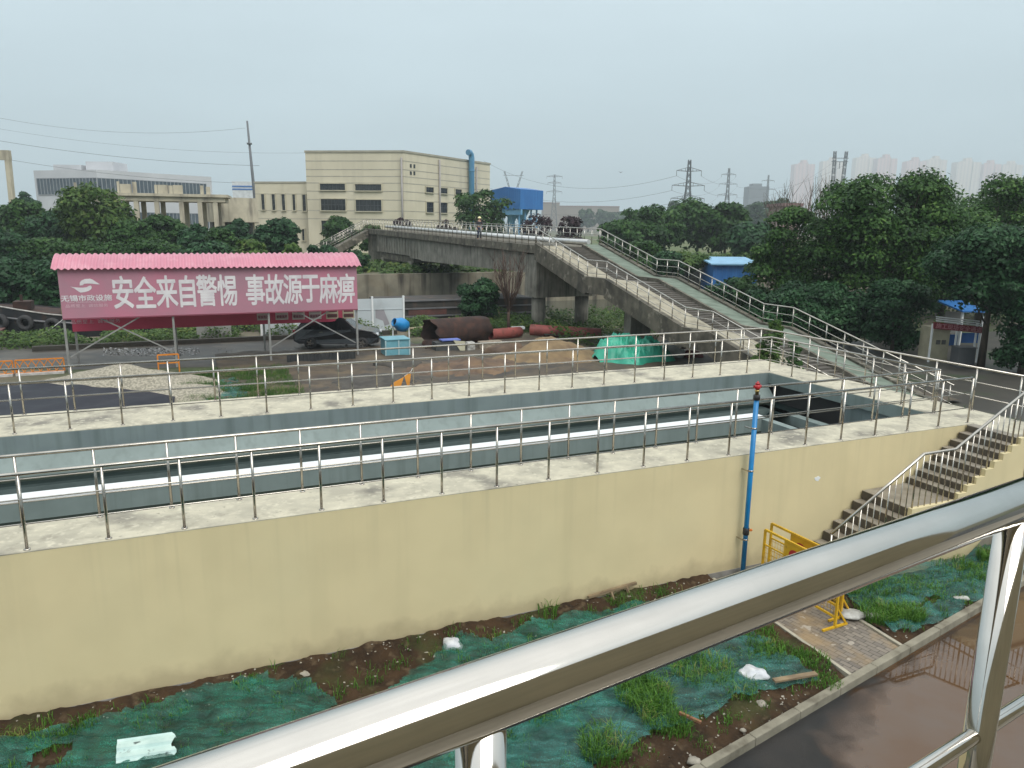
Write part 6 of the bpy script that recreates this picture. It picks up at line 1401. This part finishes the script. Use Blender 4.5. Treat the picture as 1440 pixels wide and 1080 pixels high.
# middle distance, right of the bridge
for i, (x, yt, w, D_, m_, lb) in enumerate([(918, 286, 100, 118, MID, 'mid green tree, left end of the clump right of the bridge top'), (985, 279, 115, 126, MID, 'tallest broad tree of the clump below the tall pylon'), (1024, 283, 70, 122, MID, 'narrow dense tree at the right end of the middle clump'), (878, 308, 75, 112, MID, 'low spreading tree showing above the far bridge railing'), (1062, 312, 85, 105, DK2, 'dark bushy tree above the blue shed roof')]):
    tr('leafy_tree', x, yt, w, D_, 2.4, lb, m_, 4200, .42, 20 + i, .08, 'trees beyond the right of the bridge', 34)
for i, (x, yt, w, D_, lb) in enumerate([(960, 276, 62, 380, 'hazy tree crown just left under the tall pylon'), (1040, 288, 60, 400, 'hazy tree crown right of the narrow pylon foot'), (1072, 283, 58, 390, 'hazy tree crown under the grey slab building'), (1100, 277, 62, 360, 'hazy tree crown touching the pinkish house'), (905, 296, 50, 420, 'hazy tree crown left of the middle clump')]):
    tr('distant_tree', x, yt, w, D_, 2.5, lb, FAR, 2200, 1.05, 30 + i, .02, 'hazy trees in the distance', 20)
for i, (x, yt, w, D_, lb) in enumerate([(828, 289, 30, 700, 'round faint tree right of the brown works'), (850, 291, 26, 720, 'faint tree, second right of the brown works'), (870, 296, 32, 740, 'low faint tree, third right of the brown works'), (893, 298, 34, 700, 'low faint tree nearest the middle clump')]):
    tr('distant_tree', x, yt, w, D_, 2.5, lb, FAR, 1400, 1.6, 40 + i, .02, 'hazy trees in the distance', 16)
for i, (x, yt, w, D_, m_, lb) in enumerate([(975, 352, 55, 82, LTL, 'yellow-green shrub beside the meadow, behind the far ramp railing'), (905, 338, 70, 80, MID, 'green shrub behind the first slope of the far ramp railing'), (940, 352, 50, 72, DK2, 'dark shrub behind the ramp landing'), (1020, 388, 70, 62, DK2, 'dark shrub in front of the blue shed'), (1060, 385, 60, 58, MID, 'green shrub at the right end of the blue shed')]):
    tr('leafy_shrub', x, yt, w, D_, 2.2 if D_ > 70 else .2, lb, m_, 2600, .2, 50 + i, .0, 'shrubs behind the ramp', 22)
# across the canal, left
for i, (x, yt, w, D_, m_, cb, lb) in enumerate([(22, 274, 80, 88, MID, .1, 'green tree at the left edge behind the concrete portal'), (128, 254, 105, 84, LTL, .12, 'tall loose light green tree in front of the office block'), (70, 292, 80, 86, DK2, .1, 'dark green tree between the left edge and the loose light tree'), (182, 306, 75, 82, MID, .08, 'green tree before the left columns of the concrete frame'), (228, 301, 66, 84, MID, .08, 'fine-leaved green tree in the middle of the column frame'), (268, 313, 56, 80, DK2, .05, 'dark tree right of the middle of the column frame'), (308, 318, 50, 78, MID, .02, 'small tree at the right end of the column frame'), (328, 306, 56, 88, DK2, .05, 'dark round tree before the stained cream building'), (388, 306, 74, 82, DK2, .05, 'dark dense tree hiding the foot of the factory wing')]):
    tr('leafy_tree', x, yt, w, D_, 2.4, lb, m_ if m_ is not LTL else MATS['light_green_leaves'], 5200, .26, 60 + i, cb, 'trees across the canal behind the slogan shed', 36)
tr('distant_tree', 38, 266, 40, 150, 2.4, 'dark tree seen far behind the concrete portal', DK2, 1600, .45, 75, .1, 'hazy trees in the distance', 18)
for i, (x, yt, w, D_, m_, lb) in enumerate([(-10, 322, 120, 72, DK2, 'dark bank bush at the left frame edge above the barge'), (62, 332, 110, 73, MID, 'bank bush above the barge bow, left of the shed roof'), (70, 360, 130, 57.0, DK2, 'darkest bush hanging low over the barge'), (-12, 362, 120, 56.5, DK2, 'very dark bush over the left end of the barge'), (140, 336, 100, 72, MID, 'bush behind the left end of the pink roof'), (215, 338, 100, 72, MID, 'bush behind the pink roof under the columns'), (290, 338, 90, 71, DK2, 'dark bush behind the middle of the pink roof'), (352, 336, 62, 70, LTL, 'yellow-green bush behind the right half of the pink roof'), (408, 342, 40, 70, LTL, 'small yellow-green bush before the factory wing'), (450, 344, 60, 73, DK2, 'dark bush under the far stair of the footbridge'), (497, 352, 50, 76, DK2, 'dark shrub between the roof end and the bridge abutment')]):
    tr('leafy_bush', x, yt, w, D_, 2.3 if D_ > 65 else -.4, lb, m_, 4200, .2, 80 + i, .0, 'bushes on the far canal bank', 30, 5)
for i, (x, yt, w, D_, m_, lb) in enumerate([(476, 304, 62, 104, MID, 'green shrub before the factory\'s lowest window'), (520, 314, 40, 104, MID, 'small shrub by the top of the far bridge stair'), (566, 303, 32, 108, PUR, 'small purple-leaved shrub at the factory corner'), (628, 308, 34, 108, PUR, 'small purple-leaved shrub left of the round tree'), (752, 299, 58, 104, PUR, 'wider purple plum tree below the blue filter house'), (802, 303, 48, 104, PUR, 'purple plum tree right of the filter house'), (676, 258, 88, 110, MID, 'round green tree in front of the factory\'s blue duct')]):
    tr('leafy_tree' if w > 45 else 'leafy_shrub', x, yt, w, D_, 2.4, lb, m_, 4200 if w > 60 else 2200, .27 if w > 60 else .2, 95 + i, .12, 'trees between bridge and factory', 30)
tr('leafy_bush', 672, 390, 68, 54, .2, 'dark green bush in front of the canal wall, left of the bridge pier', DK2, 6000, .13, 110, .02, None, 30)
bare_tree('bare_tree', V((atY(716, 346, 49.5).x, 49.5, .2)), atY(716, 346, 49.5).z - .2, 2.4, 'leafless brown sapling standing against the bridge pier', mat('red_brown_bark', (.10, .065, .05), rough=.9), 12, 30, .085)
# ground cover along the near bank and under the bridge
rs = np.random.RandomState(21); P = []; Nn = []
def cover(a0, a1, b0, b1, n, h, seed):
    for k in range(n):
        a, bb = rs.uniform(a0, a1), rs.uniform(b0, b1); f = noise.noise(V((a * .45, bb * .45, seed)))
        if f > -.18: P.append(T(a, bb, rs.uniform(.0, 1) * h * (.5 + 1.3 * max(0, f + .18)))); Nn.append((0, -.3, 1))
cover(-16, 16, 37.4, 41.6, 17000, .75, 3); cover(14, 24, 34.5, 41.6, 9000, .7, 5); cover(23, 37, 27, 41.5, 17000, .85, 7); cover(34, 75, 26, 41, 12000, .9, 9)
leaves('ground_cover', P, Nn, .11, LTL if False else leaf_mat('creeper_leaves', (.025, .06, .014), (.085, .145, .03), .4, (.15, .19, .05)), seed=33); tag(bpy.data.objects['ground_cover'], 'low creeper covering the canal bank and the ground under the bridge', 'ground cover', kind='stuff')
P = []; Nn = []
def cover2(a0, a1, b0, b1, n, z, h, seed):
    for k in range(n):
        a, bb = rs.uniform(a0, a1), rs.uniform(b0, b1); f = noise.noise(V((a * .25, bb * .25, seed)))
        if f > -.25: P.append(T(a, bb, z + rs.uniform(.0, 1) * h * (.4 + max(0, f + .25)))); Nn.append((0, -.3, 1))
cover2(-30, 30, 58.6, 70, 12000, 2.4, 1.0, 13); cover2(30, 80, 58.6, 85, 12000, 2.4, 1.3, 17)
leaves('ground_cover', P, Nn, .26, MATS['creeper_leaves'], seed=34); tag(bpy.data.objects['ground_cover.001'], 'rank weeds on the far canal bank', 'ground cover', kind='stuff')
sp = []
rnd = random.Random(8)
for k in range(560):
    a = rnd.uniform(1.6, 6.2); bb = rnd.uniform(19.5, 26.5)
    if noise.noise(V((a * .5, bb * .5, 40))) > -.25 and 300 < 9999: sp.append((T(a, bb, .02), .28, 26, rnd.uniform(.15, .35)))
for k in range(250):
    a = rnd.uniform(20.5, 30); bb = rnd.uniform(6, 14); sp.append((T(a, bb, .02), .3, 18, rnd.uniform(.15, .35)))
tag(blades('yard_grass', sp, leaf_mat('yard_grass_blades', (.03, .085, .014), (.085, .17, .03), 1.5, (.17, .2, .06)), 14), 'green grass patch in the yard behind the left half of the tank', 'grass', kind='stuff')
# ================================================================== SITE GATE UNDER THE RIGHT TREES
GD = 40.0
def gp_(cx, cy, D_=GD): return atY(1290 + cx / 10.8, 400 + cy / 10.8, D_)
gx0, gx1 = gp_(255, 0).x, gp_(1000, 0).x
gate = thing('site_gate', V(((gx0 + gx1) / 2, GD, 0)), 'small site gate with dark red lettered banner, half hidden under the right trees', 'gate')
b = MB(); c = gp_(250, 640); d_ = gp_(1005, 690); zb0 = c.z
b.prism([gp_(250, 570), gp_(1010, 650), gp_(1010, 745), gp_(250, 672)], V((0, .06, 0))); bn = b.build('banner', mat('dark_red_banner', (.20, .02, .03), (.15, .015, .022), rough=.6), gate)
xd = (gp_(1010, 700) - gp_(250, 622)).normalized(); text('banner_text', '施工现场安全通道', (gp_(250, 620) + gp_(1010, 698)) / 2 - V((0, .012, 0)), xd, V((-xd.z, 0, xd.x)), .30, mat('banner_letter_pink', (.50, .22, .24), rough=.6), bn, sx=1.05, off=.002)
for x in (252, 632, 678, 930, 990):
    p = gp_(x, 600); b = MB(); b.bar(V((p.x, GD + .1, -.05)), V((p.x, GD + .1, p.z)), .08, .08, up=V((0, 1, 0))); b.build('post', WHITEP, gate)
for y0 in (500, 530, 560):
    b = MB(); b.bar(gp_(285, y0 - 10, GD + .15), gp_(945, y0 + 60, GD + .15), .05, .06); b.build('top_rail', WHITEP, gate)
for x0, x1, y0, y1 in ((485, 630, 760, 930), (690, 915, 735, 890)):
    b = MB(); p, q_ = gp_(x0, y0, GD + .6), gp_(x1, y1, GD + .6); b.box((p.x, GD + .6, q_.z), (q_.x, GD + .65, p.z)); b.build('blue_panel', mat('gate_blue_sheet', (.02, .12, .38), (.015, .09, .3), rough=.5), gate)
p, q_ = gp_(255, 660, GD + .3), gp_(465, 1000, GD + .3); b = MB(); b.box((p.x, GD + .3, 0), (q_.x, GD + 1.6, p.z)); b.build('gatehouse_wall', mat('cream_gatehouse', (.40, .37, .26), (.3, .28, .2), rough=.8, scale=2), gate)
for cx in (315, 400):
    p, q_ = gp_(cx - 25, 845, GD + .28), gp_(cx + 25, 910, GD + .28); b = MB(); b.box((p.x, GD + .26, q_.z), (q_.x, GD + .298, p.z)); b.build('opening', DARKC, gate)
rf_ = thing('shelter', V((gp_(760, 0, 46).x, 46, 0)), 'blue-roofed site shelter glimpsed through leaves above the gate', 'shed')
p, q_ = gp_(560, 250, 46), gp_(960, 400, 46); b = MB(); b.prism([V((p.x, 45, q_.z)), V((q_.x, 45, q_.z)), V((q_.x, 48, q_.z + .35)), V((p.x, 48, q_.z + .35))], V((0, 0, .1))); b.build('roof', BLU, rf_)
for x in (p.x + .2, q_.x - .2):
    b = MB(); b.bar(V((x, 45.3, 0)), V((x, 45.3, q_.z)), .12, .12, up=V((0, 1, 0))); b.build('post', WHITEP, rf_)
b = MB(); b.box((p.x + .3, 47.2, 0), (q_.x - .3, 47.3, q_.z - .2)); b.build('back_wall', mat('shelter_grey', (.28, .27, .25), rough=.8), rf_)
p, q_ = gp_(635, 970, 38.5), gp_(885, 1080, 38.5); b = MB(); b.box((p.x, 38.5, -.02), (q_.x, 39.2, p.z)); b.box((p.x - .04, 38.46, p.z), (q_.x + .04, 39.24, p.z + .05)); tag(b.build('control_cabinet', mat('dark_grey_cabinet', (.07, .075, .08), (.05, .055, .06), rough=.6), bevel=.02), 'dark grey cabinet standing on the ground before the site gate', 'cabinet')
HAZE_D = 0.00045
# ------------------------------------------------------------------ haze in the air over the whole place
hm = bpy.data.materials.new('haze'); hm.use_nodes = True
hn = hm.node_tree; hn.nodes.clear()
ho = hn.nodes.new('ShaderNodeOutputMaterial'); pv = hn.nodes.new('ShaderNodeVolumePrincipled')
pv.inputs['Color'].default_value = (.82, .93, .98, 1); pv.inputs['Density'].default_value = HAZE_D; pv.inputs['Anisotropy'].default_value = 0.0
hn.links.new(pv.outputs[0], ho.inputs['Volume'])
b = MB(); b.box((-2950, -2950, -3.2), (2950, 2950, 320)); hz = b.build('haze', hm); tag(hz, kind='stuff'); hz['label'] = 'pale wet haze lying over the whole site'
